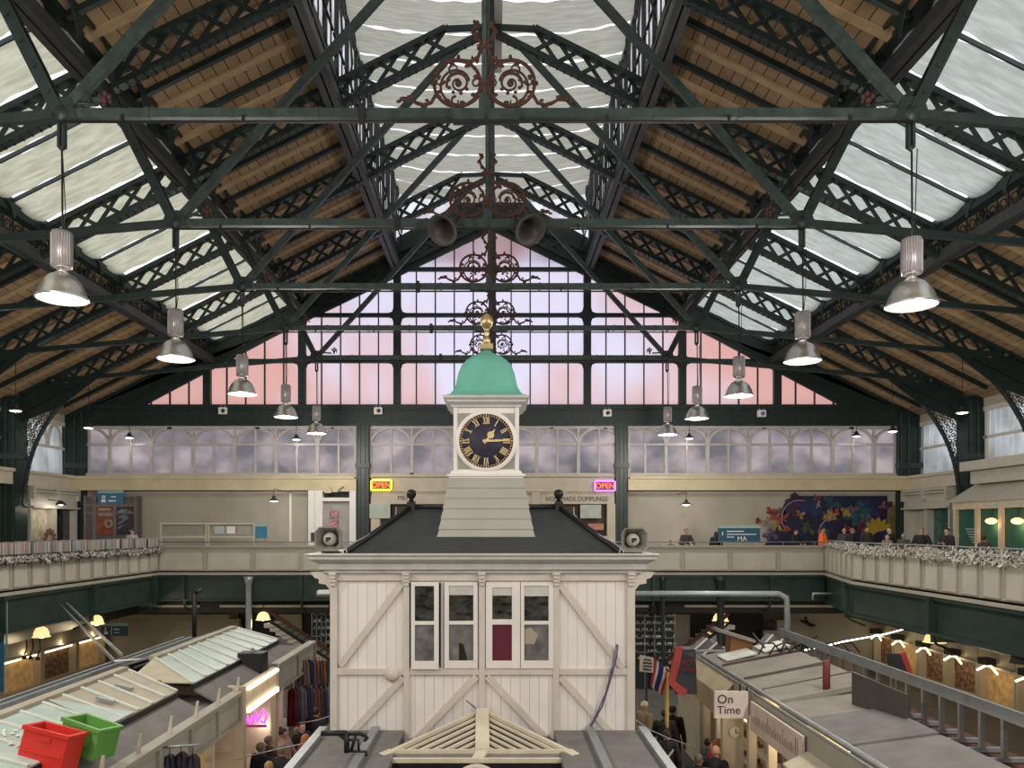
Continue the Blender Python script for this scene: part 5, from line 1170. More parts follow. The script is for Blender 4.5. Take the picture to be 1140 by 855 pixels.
# crates
def crate(c, sx_, sy_, sz_, rot, m, label, cat='crate'):
    t = thing('plastic_crate', c, label, cat); t.rotation_euler = rot; mb = MB(); w = .018
    mb.box(-sx_, sx_, -sy_, -sy_+w, 0, sz_); mb.box(-sx_, sx_, sy_-w, sy_, 0, sz_); mb.box(-sx_, -sx_+w, -sy_, sy_, 0, sz_); mb.box(sx_-w, sx_, -sy_, sy_, 0, sz_); mb.box(-sx_, sx_, -sy_, sy_, 0, w); mb.build('body', m, t)
    mb = MB(); 
    for a in (-1, 1): mb.box(-sx_-.02, sx_+.02, a*sy_-.02, a*sy_+.02, sz_-.03, sz_+.01); mb.box(a*sx_-.02, a*sx_+.02, -sy_-.02, sy_+.02, sz_-.03, sz_+.01); mb.box(-sx_*.9, sx_*.9, a*(sy_)-.012, a*sy_+.012, sz_*.35, sz_*.40)
    mb.build('rim', m, t); mb = MB(); mb.box(-.08, .08, -sy_-.014, -sy_, sz_*.72, sz_*.84); mb.build('handle_slot', m, t); return t
REDP = mat('red_plastic', (.62, .035, .025), .35, var=.06); GRNP = mat('green_plastic', (.12, .33, .07), .4, var=.1)
cx_, cy_, cz_ = W(56, 850, 8.9)
crate((cx_+.02, cy_-.1, E-2.72), .27, .16, .40, (-.12, .20, -.12), REDP, 'bright red plastic crate lying tilted on the left glazed roof')
crate((cx_+.24, cy_+.32, E-2.70), .27, .17, .36, (-.10, .20, -.30), GRNP, 'green plastic crate tipped behind the red one')
mb = MB(); random.seed(3)
for k in range(26): x, y = cx_-.75+random.random()*.45, cy_-.1+random.random()*.5; z = E-2.36-.236*(x+6.1); mb.ball((x, y, z), .015+.02*random.random(), None, .012, 6)
tag(mb.build('roof_debris', WHITE), 'scattered white crumbs on the glass in front of the red crate', 'debris', None, 'stuff')
# cable tray left
t = wthing('cable_tray', (-6.9, 13, E-2.6), 'grey metal cable tray raised on short legs behind the left glazed roofs', 'cable tray')
mb = MB()
for dx, dz in ((0, 0), (.18, .0), (.05, -.14)): mb.box(-6.95+dx, -6.89+dx, 8.5, 17.3, E-2.54+dz, E-2.46+dz)
mb.build('tray_rail', GREYM, t)
for k in range(9): y = 8.8+k*1.0; MB().box(-6.95, -6.88, y, y+.06, E-3.0, E-2.5).build('leg', GREYM, t)
mb = MB(); mb.box(-7.6, -7.21, 8, 17.4, E-3.02, E-2.9); tag(mb.build('rear_roof', mat('dark_brown_felt', (.06, .05, .045), .9)), 'dark brown felt roof strip beneath the left cable tray', 'roof')
mb = MB(); a = Vector((-12.7, 22.6, E-2.3)); b = Vector((-6.85, 14.0, E-2.42)); mb.bar(a, b, .03, .05); mb.bar(a+Vector((.12, .05, .08)), b+Vector((.1, .1, .08)), .03, .04); tag(mb.build('brace_rail', GREYM), 'pair of pale conduit rails sloping from the left gallery girder to the cable tray', 'conduit')
mb = MB(); mb.tube([W(649/3, 660, 19), W(649/3, 714, 19)], .06, 8); mb.tube([W(649/3, 660, 19), W(224, 657, 19)], .05, 8); tag(mb.build('black_stand_pipe', BLK), 'short black stand pipe rising behind the left glazed roofs', 'pipe')
mb = MB(); mb.tube([W(128, 736, 13.9), W(170, 733, 15), W(215, 728, 16)], .02, 6); tag(mb.build('white_cable', WHITE), 'thin pale cable running from the tray over the left roof', 'cable')
for px, py, k in ((29, 707, 0), (36, 707, 1), (44, 708, 2)):
    mb = MB(); YY = 28.55+.42*k; mb.tube([W(px-8, py+2, YY), W(px, py+2, YY), W(px+1, py+14, YY), W(px-2, py+22, YY)], .025, 6); p = W(px-2, py+25, YY); mb.lathe([(.10, -.06), (.06, .04), (.02, .08)], p, 8)
    tag(mb.build('swan_neck_lamp', BLK), f'thin black swan-neck sign lamp at far left, {["left", "middle", "right"][k]} of three', 'lamp', 'swan-neck sign lamps')
# neon and goods in the lit stall
x, y, z = W(281, 801, 14.9); t = wthing('neon_sign', (x, y, z), 'glowing pink neon script sign inside the lit left stall', 'neon sign')
NP = mat('pink_neon', (1, .1, .9), emit=1.7, ecol=(1, .08, .85)); mb = MB()
P = [(-.20, -.10), (-.17, .02), (-.12, -.08), (-.08, .05), (-.05, -.07), (-.01, .05), (.02, -.06), (.05, .14), (.09, -.04), (.13, .05), (.19, .16), (.24, .05), (.20, -.06), (.13, -.02)]
mb.tube([(x+a*1.15, y, z+b*1.25) for a, b in P], .026, 6); mb.build('neon_tube', NP, t); MB().box(x-.24, x+.26, y+.04, y+.06, z-.16, z-.12).build('mounting_bar', mat('magenta_bar', (.3, .03, .15)), t); lamp('neon_light', 'POINT', (0, -.1, 0), 1.5, (1, .1, .8), .1, t)
random.seed(11)
clc = [(.30, .02, .03), (.02, .12, .16), (.40, .20, .24), (.18, .20, .34), (.35, .33, .30), (.06, .05, .07), (.45, .12, .02), (.5, .42, .3), (.10, .10, .16), (.28, .12, .2)]
clm = [mat(f'garment_cloth_{i}', tuple(.6*q for q in c), .85, var=.2, scale=8) for i, c in enumerate(clc)]
def garment(x, y, zt, w, h, m, label, group):
    mb = MB(); n = 9; rows = [(0, .25), (.08, .8), (.35, .85), (1, 1.1)]; vs = []
    for f, s in rows:
        for k in range(n): u = k/(n-1)*2-1; vs.append((x+u*w/2*s, y+.04*math.sin(u*7+f*2), zt-h*f))
    nn = len(vs); vs += [(a, b+.05, c) for a, b, c in vs]
    fs = [(i*n+k, i*n+k+1, (i+1)*n+k+1, (i+1)*n+k) for i in range(len(rows)-1) for k in range(n-1)]; fs += [tuple(nn+q for q in f)[::-1] for f in fs]
    mb.add(vs, fs, 0, True); mb.tube([(x, y+.02, zt-.0), (x, y+.02, zt+.10)], .008, 5); return tag(mb.build('hanging_garment', m), label, 'garment', group)
GN = ['crimson', 'teal', 'dusty pink', 'slate blue', 'oatmeal', 'black', 'orange', 'sand', 'navy', 'mauve']
idx = 0
for k in range(12):
    px = 325+k*3.7; ci = [0, 1, 2, 3, 5, 8, 9, 6, 8, 5, 3, 7][k]; Y = 17.3+.12*k
    x, y, z = W(px, 767-(k % 3), Y); garment(x, y, z, .24, .85, clm[ci], f'{GN[ci]} garment on the lower rail left of the office, {["first", "second", "third", "fourth", "fifth", "sixth", "seventh", "eighth", "ninth", "tenth", "eleventh", "twelfth"][k]} from the left' , 'garments on the lower rail')
for k in range(9):
    px = 336+k*3.8; ci = [2, 4, 5, 3, 6, 8, 6, 1, 5][k]; Y = 18.2+.1*k
    x, y, z = W(px, 735+(k % 2), Y); garment(x, y, z, .2, .6, clm[ci], f'{GN[ci]} garment on the upper rail left of the office, {["first", "second", "third", "fourth", "fifth", "sixth", "seventh", "eighth", "ninth"][k]} from the left', 'garments on the upper rail')
for k, (px, py) in enumerate(((47, 0), (58, 0), (70, 0), (80, 0))):
    x, y, z = W(175+k*13, 838+(k % 2)*3, 10.6); garment(x, y, z, .2, .7, clm[[5, 8, 5, 5][k]], f'dark garment hanging at the edge of the near left stall, {["leftmost", "second", "third", "rightmost"][k]} of four', 'dark garments at the near left stall')
mb = MB(); mb.tube([W(168, 833, 10.55), W(222, 829, 10.55)], .018, 6); mb.tube([W(168, 833, 10.55), W(178, 822, 10.7)], .014, 6); tag(mb.build('garment_rail', GREYM), 'pale metal rail carrying dark garments at the near left stall', 'rail')
# ================================================================== RIGHT STALL ROW
RE = 4.75; RI = 6.5; zR = E-2.92; zT = E-2.60
rs = wthing('market_stall', (5.6, 12, 0), 'right market stall row with cream fascia, lit windows and patchwork flat roof', 'market stall')
mb = MB()
secs = [(8.0, 10.15, FELT, 0), (10.2, 11.6, FELT, .03), (11.65, 12.7, FELTT, 0), (12.72, 13.5, FELTT, .05), (13.55, 14.5, FELTT, .02), (14.6, 15.9, FELTT, .02), (16.0, 17.3, FELTT, .03)]
for i, (a, b, m, dz_) in enumerate(secs):
    mb = MB(); z0, z1 = zR+dz_, zT+dz_; ri = RI if i > 2 else 6.08; z1 = z1 if i > 2 else zR+.165+dz_
    mb.prism([(RE+.12, a, z0), (RE+.12, b, z0+.01), (ri, b, z1+.01), (ri, a, z1)], (0, 0, -.09)); mb.build('roof_sheet', m, rs)
RSM = mat('rust_brown_seam', (.07, .035, .03))
for a in (13.50, 14.52, 15.92): mb = MB(); mb.prism([(RE+.14, a, zR+.05), (RE+.14, a+.07, zR+.05), (RI, a+.07, zT+.05), (RI, a, zT+.05)], (0, 0, .02)); mb.build('rust_seam', RSM, rs)
for a, b, c, d in ((16.2, 16.9, .3, .95), (16.3, 17.0, 1.15, 1.7)): 
    MB().prism([(RE+c, a, zR+.10*c*2+.03), (RE+c, b, zR+.10*c*2+.03), (RE+d, b, zR+.2*d+.05), (RE+d, a, zR+.2*d+.05)], (0, 0, .03)).build('white_rooflight', mat('white_rooflight_%d' % int(c*100), (.70, .72, .66)), rs)
mb = MB(); mb.box(RE-.04, RE+.05, 8.0, 17.3, zR-.42, zR-.03); mb.build('fascia', CREAMR, rs)
mb = MB(); mb.tube([(RE+.08, 8.0, zR+.03), (RE+.08, 17.3, zR+.03)], .04, 8); mb.tube([(RE-.02, 8.0, zR+.0), (RE-.02, 17.3, zR+.0)], .018, 6)
mb.build('gutter_pipe', GREYM, rs)
mb = MB(); mb.prism([(RE-.05, 8.0, zR-.32), (RE-.05, 11.1, zR-.32), (RE-.42, 11.1, zR-.50), (RE-.42, 8.0, zR-.50)], (0, 0, -.04)); mb.build('cream_canopy', mat('dusty_cream_canopy', (.50, .46, .34), .6), rs)
mb = MB(); mb.prism([(RE-.02, 14.6, zR-.02), (RE-.02, 17.3, zR-.02), (RE-.30, 17.3, zR-.28), (RE-.30, 14.6, zR-.28)], (0, 0, -.03)); mb.box(RE-.30, RE-.25, 14.6, 17.3, zR-.72, zR-.28); mb.build('name_fascia', mat('warm_name_fascia', (.44, .37, .24), .6), rs)
banner = MATS.get('x') or mat('peach_white_banner', (.62, .52, .43), .6, var=.1)
mb = MB(); mb.box(RE-.12, RE-.08, 11.15, 13.4, zR-.62, zR-.12); mb.build('shop_banner', banner, rs)
mb = MB(); random.seed(5)
for k in range(28):
    y = 11.3+k*.073; h = random.choice([.10, .14, .26, .14]); mb.box(RE-.125, RE-.12, y, y+.02, zR-.46, zR-.46+h)
mb.build('banner_lettering', mat('faint_brown_lettering', (.33, .22, .15)), rs)
for y in (8.6, 9.7, 10.8, 11.9, 12.9, 13.9, 14.9, 15.9, 16.9): MB().box(RE+.0, RE+.14, y-.06, y+.06, BF, zR-.4).build('post', CREAMS, rs)
mb = MB(); mb.box(RE+.9, RE+.95, 8, 17.2, BF, zR-.3); mb.build('lit_interior', WARMG, rs)
mb = MB(); mb.box(RE+.15, RE+.9, 8, 17.2, BF, 1.6); mb.build('counter_base', CREAMS, rs)
for z in (1.8, 2.2, 2.6): MB().box(RE+.4, RE+.9, 8, 17.2, z, z+.03).build('shelf', WHITE, rs)
mb = MB(); random.seed(8)
for k in range(150): y = 8.2+random.random()*8.9; z = random.choice((1.83, 2.23, 2.63)); mb.box(RE+.5, RE+.6, y, y+.07, z, z+.05+.12*random.random())
mb.build('displayed_goods', STOCK, rs)['kind'] = 'stuff'
for y in (-2.6, 0.4, 3.0): lamp('shop_light', 'POINT', (-.3, y, 2.95), 30, (1, .84, .6), .15, rs)
# On Time sign
x, y, z = W(814, 784, 13.5); t = wthing('shop_sign', (x, y, z), 'pale square sign reading On Time projecting from the right stalls', 'sign')
MB().box(x-.30, x+.29, y-.03, y+.03, z-.24, z+.23).build('sign_board', mat('white_peach_board', (.70, .62, .56), .5), t)
BR = mat('brown_sign_lettering', (.07, .04, .03)); text('On', (x-.26, y-.035, z+.09), .22, BR, 'lettering', t, align='LEFT'); text('Time', (x-.26, y-.035, z-.10), .20, BR, 'lettering', t, align='LEFT')
MB().box(x+.27, x+.29, y, y+.02, z+.23, z+.30).build('hanger', BLK, t); MB().box(x+.15, x+.17, y, y+.02, z+.23, z+.36).build('hanger', BLK, t)
x, y, z = W(818, 815, 14.2); MB().box(x-.22, x+.16, y, y+.15, BF, z+.28).build('sign_post', CREAMS, t)
t = wthing('wall_clock', (x, y, z), 'small round white clock on the pillar under the On Time sign', 'clock'); mb = MB(); mb.lathe([(0, -.05), (.10, -.05), (.115, -.03), (.115, 0)], (x, y, z), 20, axis='y'); mb.build('face', mat('ivory_clock_face', (.62, .58, .46)), t); mb = MB(); mb.box(x, x+.05, y-.06, y-.052, z-.005, z+.005); mb.box(x-.004, x+.004, y-.06, y-.052, z, z+.07); mb.build('hands', INK, t)
# dark menu sign with red arrow strip
SB = mat('charcoal_sign_board', (.035, .038, .045), .5); REDS = mat('brick_red_strip', (.40, .055, .05), .5)
def arrowsign(Y, P_board, P_red, lines, label, hang=None):
    c = W(sum(p[0] for p in P_board)/len(P_board), sum(p[1] for p in P_board)/len(P_board), Y); t = wthing('arrow_sign', c, label, 'sign')
    MB().prism([W(a, b, Y) for a, b in P_board], (0, .05, 0)).build('board', SB, t); MB().prism([W(a, b, Y-.02) for a, b in P_red], (0, .04, 0)).build('red_arrow_strip', REDS, t)
    if hang: MB().box(*hang).build('support', GREYM, t)
    for s, px, py, sz, m in lines: text(s, W(px, py, Y-.03), sz, m, 'lettering', t)
    return t
RL = mat('dull_red_lettering', (.24, .04, .045)); GL_ = mat('grey_lettering', (.13, .14, .17))
arrowsign(15.4, [(752, 723), (774.5, 723), (776, 773), (752, 773), (750, 755)], [(753, 719.5), (760.5, 721), (757, 740), (751.5, 758), (756, 762), (765, 768), (764, 774), (757, 774), (745, 762), (744.5, 755)],
    [('THE', 767, 729, .11, GL_), ('BEST', 767, 737.5, .13, RL), ('GOODS', 767, 746, .09, RL)], 'charcoal sign with faint red lettering and a bent red arrow strip beside the flag', (4.1, 4.8, 15.42, 15.46, EZ-2.50, EZ-2.46))
arrowsign(17.0, [(989, 728), (1002, 728), (1012, 755), (990, 746)], [(1002, 728), (1008, 726), (1019, 757), (1013, 755)], [], 'charcoal board with a slanting red strip beyond the right cable tray', (9.05, 9.11, 17.05, 17.1, BF, EZ-2.9))
# flag and cream notice
x, y, z = W(737, 740, 16.5); t = wthing('striped_flag', (x, y, z), 'drooping red, white and blue striped flag beside the charcoal arrow sign', 'flag')
fr_ = [(0, .17, 'red'), (.17, .33, 'white'), (.33, .67, 'blue'), (.67, .83, 'white'), (.83, 1, 'red')]
FM = {'red': mat('flag_red', (.42, .03, .025), .8), 'white': mat('flag_white', (.68, .64, .6), .8), 'blue': mat('flag_blue', (.03, .025, .17), .8)}
T0, T1, B0, B1 = (728.5, 732.5), (744, 745), (724.5, 764), (738, 774)
for a, b, c in fr_:
    vs = []; n = 8
    for i in range(n+1):
        v = i/n
        for f in (a, b):
            px = (T0[0]+(T1[0]-T0[0])*f)*(1-v)+(B0[0]+(B1[0]-B0[0])*f)*v; py = (T0[1]+(T1[1]-T0[1])*f)*(1-v)+(B0[1]+(B1[1]-B0[1])*f)*v
            p = W(px+.8*math.sin(v*5), py, 16.5+.04*math.sin(f*14+v*4)); vs.append(p)
    m_ = len(vs); vs += [(p[0], p[1]+.01, p[2]) for p in vs]
    fs = [(2*i, 2*i+1, 2*i+3, 2*i+2) for i in range(n)]; fs += [tuple(q+m_ for q in f)[::-1] for f in fs]
    mb = MB(); mb.add(vs, fs, 0, True); mb.build(f'{c}_stripe', FM[c], t)
mb = MB(); mb.tube([W(726, 729, 16.5), W(746, 748, 16.5)], .012, 6); mb.build('flag_pole', BLK, t)
x, y, z = W(720, 739, 18.5); t = wthing('notice_board', (x, y, z), 'small cream notice with rows of dark print beside the striped flag', 'sign'); MB().prism([W(712.5, 729, 18.5), W(728, 733, 18.5), W(727, 749, 18.5), W(712, 747.5, 18.5)], (0, .03, 0)).build('board', CREAM, t)
mb = MB()
for k, (a, b) in enumerate(((717, 725), (716, 726), (716, 726), (716, 725))): mb.bar(W(a, 734+k*3.6, 18.48), W(b, 735+k*3.6, 18.48), .01, .03)
mb.build('print', INK, t)
MB().box(x-.02, x+.02, y+.03, y+.06, BF, z).build('pole', IRON, t)
mb = MB(); mb.tube([(xw(743, 16.5), 16.55, BF), (xw(743, 16.5), 16.55, zy(743, 16.5))], .045, 8); tag(mb.build('yellow_pole', mat('mustard_pole', (.45, .33, .09))), 'mustard yellow pole below the striped flag', 'pole')
# cable tray right
t = wthing('cable_tray', (6.7, 13, E-2.4), 'grey steel cable tray on many short legs running along the right stall roof', 'cable tray')
mb = MB(); mb.box(6.62, 6.78, 8.2, 17.4, E-2.44, E-2.34); mb.box(6.62, 6.66, 8.2, 17.4, E-2.36, E-2.28); mb.build('top_rail', GREYM, t)
for k in range(20):
    y = 8.4+k*.46; mb = MB(); mb.box(6.66, 6.72, y, y+.05, E-2.98, E-2.42); mb.box(6.5, 6.95, y, y+.05, E-3.0, E-2.95); mb.build('leg', GREYM, t)
mb = MB(); mb.box(6.52, 7.10, 8, 17.4, E-3.14, E-3.02); tag(mb.build('rear_roof', mat('maroon_brown_roof', (.09, .035, .03), .8)), 'maroon brown roof strip beneath the right cable tray', 'roof')
mb = MB(); mb.prism([(5.80, 12.1, E-2.80), (5.80, 12.1, E-2.28), (6.02, 10.9, E-2.37), (6.02, 10.9, E-2.77)], (.03, .01, 0)); tag(mb.build('grey_screen_panel', mat('dark_taupe_panel', (.075, .07, .062), .5)), 'dark taupe upright panel on the right stall roof before the cable tray', 'panel')
x, y, z = (5.72, 12.84, E-2.5); mb = MB(); mb.lathe([(.06, -.25), (.06, .24), (.045, .28), (0, .28)], (x, y, z), 12); tag(mb.build('red_post', mat('dusty_red_post', (.17, .045, .035), .6)), 'short dusty red post standing on the right stall roof', 'post')
mb = MB(); mb.tube([W(865, 731, 16.3), W(900, 748, 14.8), W(948, 790, 12.2)], .045, 8); tag(mb.build('roof_pipe', FELTT), 'grey pipe lying diagonally over the right stall roof', 'pipe')
mb = MB()
for k in range(9):
    a = 845+k*11; mb.tube([W(a, 728+(k % 3)*2, 16), W(a+6, 716+(k % 2)*4, 16.2), W(a+16, 716, 16.1), W(a+24, 726, 15.9)], .02, 6)
mb.tube([W(838, 705, 17), W(852, 722, 16.6), W(870, 726, 16.2), W(892, 718, 16.4), W(910, 708, 16.6)], .022, 6); tag(mb.build('cable_bundle', BLK), 'looping black cables on the far part of the right stall roof', 'cable')
t = wthing('market_stall', (7, 19.4, 0), 'low far right market stall carrying the pair of pitched rooflights', 'market stall')
mb = MB(); mb.box(4.9, 8.0, 18.0, 20.4, E-3.30, E-3.16); mb.build('flat_roof', FELT, t); mb = MB(); mb.box(5.0, 7.9, 18.1, 20.3, BF, E-3.3); mb.build('stall_body', CREAMS, t)
for a, b, lab in ((760, 815, 'left'), (845, 890, 'right')):
    Y = 19.3; t = wthing('pitched_rooflight', W((a+b)/2, 728, Y), f'small grey pitched rooflight with bright edge strips, {lab} of the pair beyond the right roof', 'rooflight', 'pitched rooflights')
    L = a+ (24 if a < 800 else 12); top = 711 if a < 800 else 707
    p0, p1, p2 = W(L-20, 732, Y), W(L+3, top, Y), W(b, 729, Y); q0, q1 = W(L-4, 732, Y-.8), W(L+14, top+5, Y-.8)
    mb = MB(); mb.prism([p0, p1, p2], (0, .4, 0)); mb.prism([q0, q1, p2, (p2[0], p2[1]-.1, p2[2]-.05)], (0, .05, 0)); mb.build('slope', FELT, t)
    for u_, v_ in ((p0, p1), (q0, q1)): MB().bar(Vector(u_)+Vector((0, -.04, .02)), Vector(v_)+Vector((0, -.04, .02)), .03, .035).build('edge_strip', WHITE, t)
mb = MB(); mb.prism([W(814, 706, 16.9), W(838, 715, 16.9), W(838, 727, 16.9), W(813, 729, 16.9)], (0, .4, 0)); t = tag(mb.build('wooden_box', mat('orange_brown_wood', (.20, .09, .035), .7)), 'orange brown wooden box at the far end of the right stall roof', 'box')
mb = MB(); mb.bar(W(795, 700, 17.0), W(838, 713, 17.0), .4, .06); tag(mb.build('sloping_lid', FELTT), 'sloping grey lid over the wooden box on the right roof', 'lid')
mb = MB(); yP = 17.1; P = [(-3.85, yP, E-1.47), (6.5, yP, E-1.47), (6.66, yP, E-1.56), (6.68, yP, E-1.70), (6.68, yP, E-2.45)]
mb.tube(P, .065, 10); tag(mb.build('overhead_pipe', GREYM), 'long grey pipe spanning behind the office and dropping onto the right roof', 'pipe')
mb = MB(); mb.tube([W(905, 668, 28), W(905, 661, 28), W(930, 661, 28)], .05, 6); tag(mb.build('short_pipe', GREYM), 'short bent pale pipe under the far right gallery corner', 'pipe')
mb = MB(); mb.tube([W(880, 727, 22), W(910, 721, 23), W(940, 714, 25), W(985, 706, 29), W(1012, 699, 31.8)], .02, 5); tag(mb.build('string_lights', GLOWW), 'thin string of white lights swagged beyond the right tray', 'string lights')
mb = MB(); x, y, z = W(897, 692, 33.6)
for dx, dz, r in ((0, 0, .14), (-.14, .02, .1), (.12, -.1, .1), (.22, -.14, .12), (.0, .16, .08), (.36, -.16, .07)): mb.ball((x+dx, y, z+dz), r, .1, r*.7, 8)
tag(mb.build('black_wall_ornament', BLK), 'black ragged ornament mounted on the pale brick wall at right', 'ornament')
mb = MB(); box_px(mb, 855, 863, 693, 697, 33.9, .05); tag(mb.build('wall_vent', IRONP), 'small dark vent in the stepped brick wall', 'vent')
mb = MB(); x, y, z = W(955+28, 690, 30); mb.box(x-.25, x+.25, y-.1, y+.1, z, z+.06); mb.box(x-.01, x+.01, y-.01, y+.01, z, GF-.3); tag(mb.build('tube_light', GLOWW), 'tiny bright tube light under the right gallery', 'light')
x, y, z = W(361, 659, 17.0); mb = MB(); mb.box(x-.13, x+.13, y-.08, y+.06, z-.04, z+.04); tag(mb.build('pipe_end_box', WHITE), 'white box at the left end of the overhead pipe', 'box')
# gallery dressings: record racks and garlands
random.seed(17)
recc = [mat(f'record_sleeve_{i}', c, .6) for i, c in enumerate(((.40, .38, .34), (.30, .28, .27), (.22, .06, .06), (.10, .13, .20), (.34, .30, .20), (.16, .22, .20), (.36, .26, .24), (.05, .05, .05)))]
ycur = 17.2; k = 0; NTH = ['first', 'second', 'third', 'fourth', 'fifth', 'sixth', 'seventh', 'eighth', 'ninth', 'tenth', 'eleventh', 'twelfth', 'thirteenth']
while ycur < 29.0:
    L = .92; t = wthing('record_rack', (GX-.05, ycur+L/2, EZ-.60), f'rack of record sleeves on the left gallery rail, {NTH[k]} from the near end', 'record rack', 'record racks on the left rail')
    MB().box(GX-.25, GX+.12, ycur, ycur+L, EZ-.75, EZ-.70).build('rack_tray', IRONP, t)
    mb = MB(); mb.m = []; yy = ycur+.02
    while yy < ycur+L-.03:
        w = random.choice((.008, .012, .02)); h = .30+.04*random.random(); m_ = random.choice((0, 0, 0, 1, 1, 2, 3, 4, 5, 6, 7)); mb.box(GX-.18, GX+.10, yy, yy+w, EZ-.70, EZ-.70+h, m_); yy += w+.002
    mb.build('record_sleeves', recc, t)['kind'] = 'stuff'; ycur += 1.0; k += 1
def garland(pts, label, n, spread, mats, seed):
    random.seed(seed); mb = MB(); L = len(pts)-1
    for i in range(n):
        f = random.random()*L; j = min(int(f), L-1); p = Vector(pts[j]).lerp(Vector(pts[j+1]), f-j)
        p += Vector((random.uniform(-.12, .12), random.uniform(-.1, .1), random.gauss(0, spread)))
        a = random.random()*6.28; d = Vector((math.cos(a)*.5, math.cos(a*1.7), math.sin(a)))*random.uniform(.04, .11)
        mb.bar(p, p+d, .018, .018, (0, 0, 1), random.randrange(len(mats)))
    o = mb.build('tinsel_garland', mats); return tag(o, label, 'garland', None, 'stuff')
TW = mat('tinsel_white', (.62, .60, .55)); TB = mat('tinsel_dark', (.05, .05, .05)); TG = mat('tinsel_grey', (.35, .33, .29))
garland([(RX1+.0, 15.5, EZ-.60), (RX1, RYc, EZ-.62), (RX0-.1, YG-.8, EZ-.62)], 'bushy white and black tinsel garland along the right gallery rail', 3400, .034, [TG, TW, TB, TG, TW], 5)
garland([(RX1-.1, 15.5, EZ-.76), (RX1-.1, RYc, EZ-.76)], 'fine pale tinsel strand under the right gallery capping', 900, .03, [TW, TG], 6)
garland([(GX+.16, 17.2, EZ-.86), (GX+.16, 29.1, EZ-.84)], 'grey white tinsel garland strung below the record racks', 3000, .036, [TG, TW, TG, TB], 7)
# ================================================================== PEOPLE
def remeshed(mb, name, vox, smooth=4):
    me = bpy.data.meshes.new(name); me.from_pydata(mb.v, [], mb.f); me.update()
    o = bpy.data.objects.new(name, me); COL.objects.link(o)
    r = o.modifiers.new('r', 'REMESH'); r.mode = 'VOXEL'; r.voxel_size = vox; r.use_smooth_shade = True
    s = o.modifiers.new('s', 'SMOOTH'); s.iterations = smooth; s.factor = .5
    dg = bpy.context.evaluated_depsgraph_get(); out = bpy.data.meshes.new_from_object(o.evaluated_get(dg)); bpy.data.objects.remove(o)
    out.name = name; out.materials.clear(); out.materials.append(None); return out
def cap(mb, a, b, ra, rb, n=12, flat=1):
    a = Vector(a); b = Vector(b); mb.tube([a, a.lerp(b, .5), b], [ra, (ra+rb)/2, rb], n); mb.ball(a, ra, ra, ra, n); mb.ball(b, rb, rb, rb, n)
def limb(mb, pts, rs):
    for i in range(len(pts)-1): cap(mb, pts[i], pts[i+1], rs[i], rs[i+1])
def hand(mb, w, d, s, curl=.35):
    w = Vector(w); d = Vector(d).normalized(); side = Vector((s, 0, 0)); 
    side = (side-d*side.dot(d)).normalized(); nrm = d.cross(side)*s
    palm = w+d*.05; mb.ball(palm, .040, .040, .040, 10); cap(mb, w, w+d*.08, .026, .034)
    for k, L in enumerate((.068, .078, .072, .056)):
        o = (k-1.5)*.021; base = w+d*.085+side*o; m = base+d*L*.55+nrm*-.008; e = m+(d*(1-curl)-nrm*curl).normalized()*L*.5
        cap(mb, base, m, .0105, .0100, 8); cap(mb, m, e, .0100, .0085, 8)
    t0 = w+d*.03-side*.03*1.0; t1 = t0-side*.028+d*.03-nrm*.008; cap(mb, t0, t1, .013, .012, 8); cap(mb, t1, t1+d*.03, .012, .010, 8)
POSES = {
    'stand': dict(el=[(-.25, .02, 1.10), (.25, .02, 1.10)], wr=[(-.26, -.08, .86), (.26, -.08, .86)], hd=[(0, -.15, -1), (0, -.15, -1)], leg=[(-.10, 0, 0), (.10, -.02, 0)]),
    'phone': dict(el=[(-.26, -.03, 1.13), (.25, -.04, 1.13)], wr=[(-.10, -.27, 1.20), (.10, -.27, 1.20)], hd=[(.4, -.6, .3), (-.4, -.6, .3)], leg=[(-.10, 0, 0), (.11, -.02, 0)]),
    'lean': dict(el=[(-.30, -.08, 1.12), (.30, -.08, 1.12)], wr=[(-.18, -.30, 1.08), (.18, -.30, 1.08)], hd=[(.5, -.6, 0), (-.5, -.6, 0)], leg=[(-.10, .02, 0), (.10, 0, 0)]),
    'walk': dict(el=[(-.25, .10, 1.12), (.25, -.08, 1.12)], wr=[(-.25, .04, .88), (.24, -.26, .98)], hd=[(0, -.4, -1), (0, -.8, -.5)], leg=[(-.10, .22, .03), (.10, -.22, 0)])}
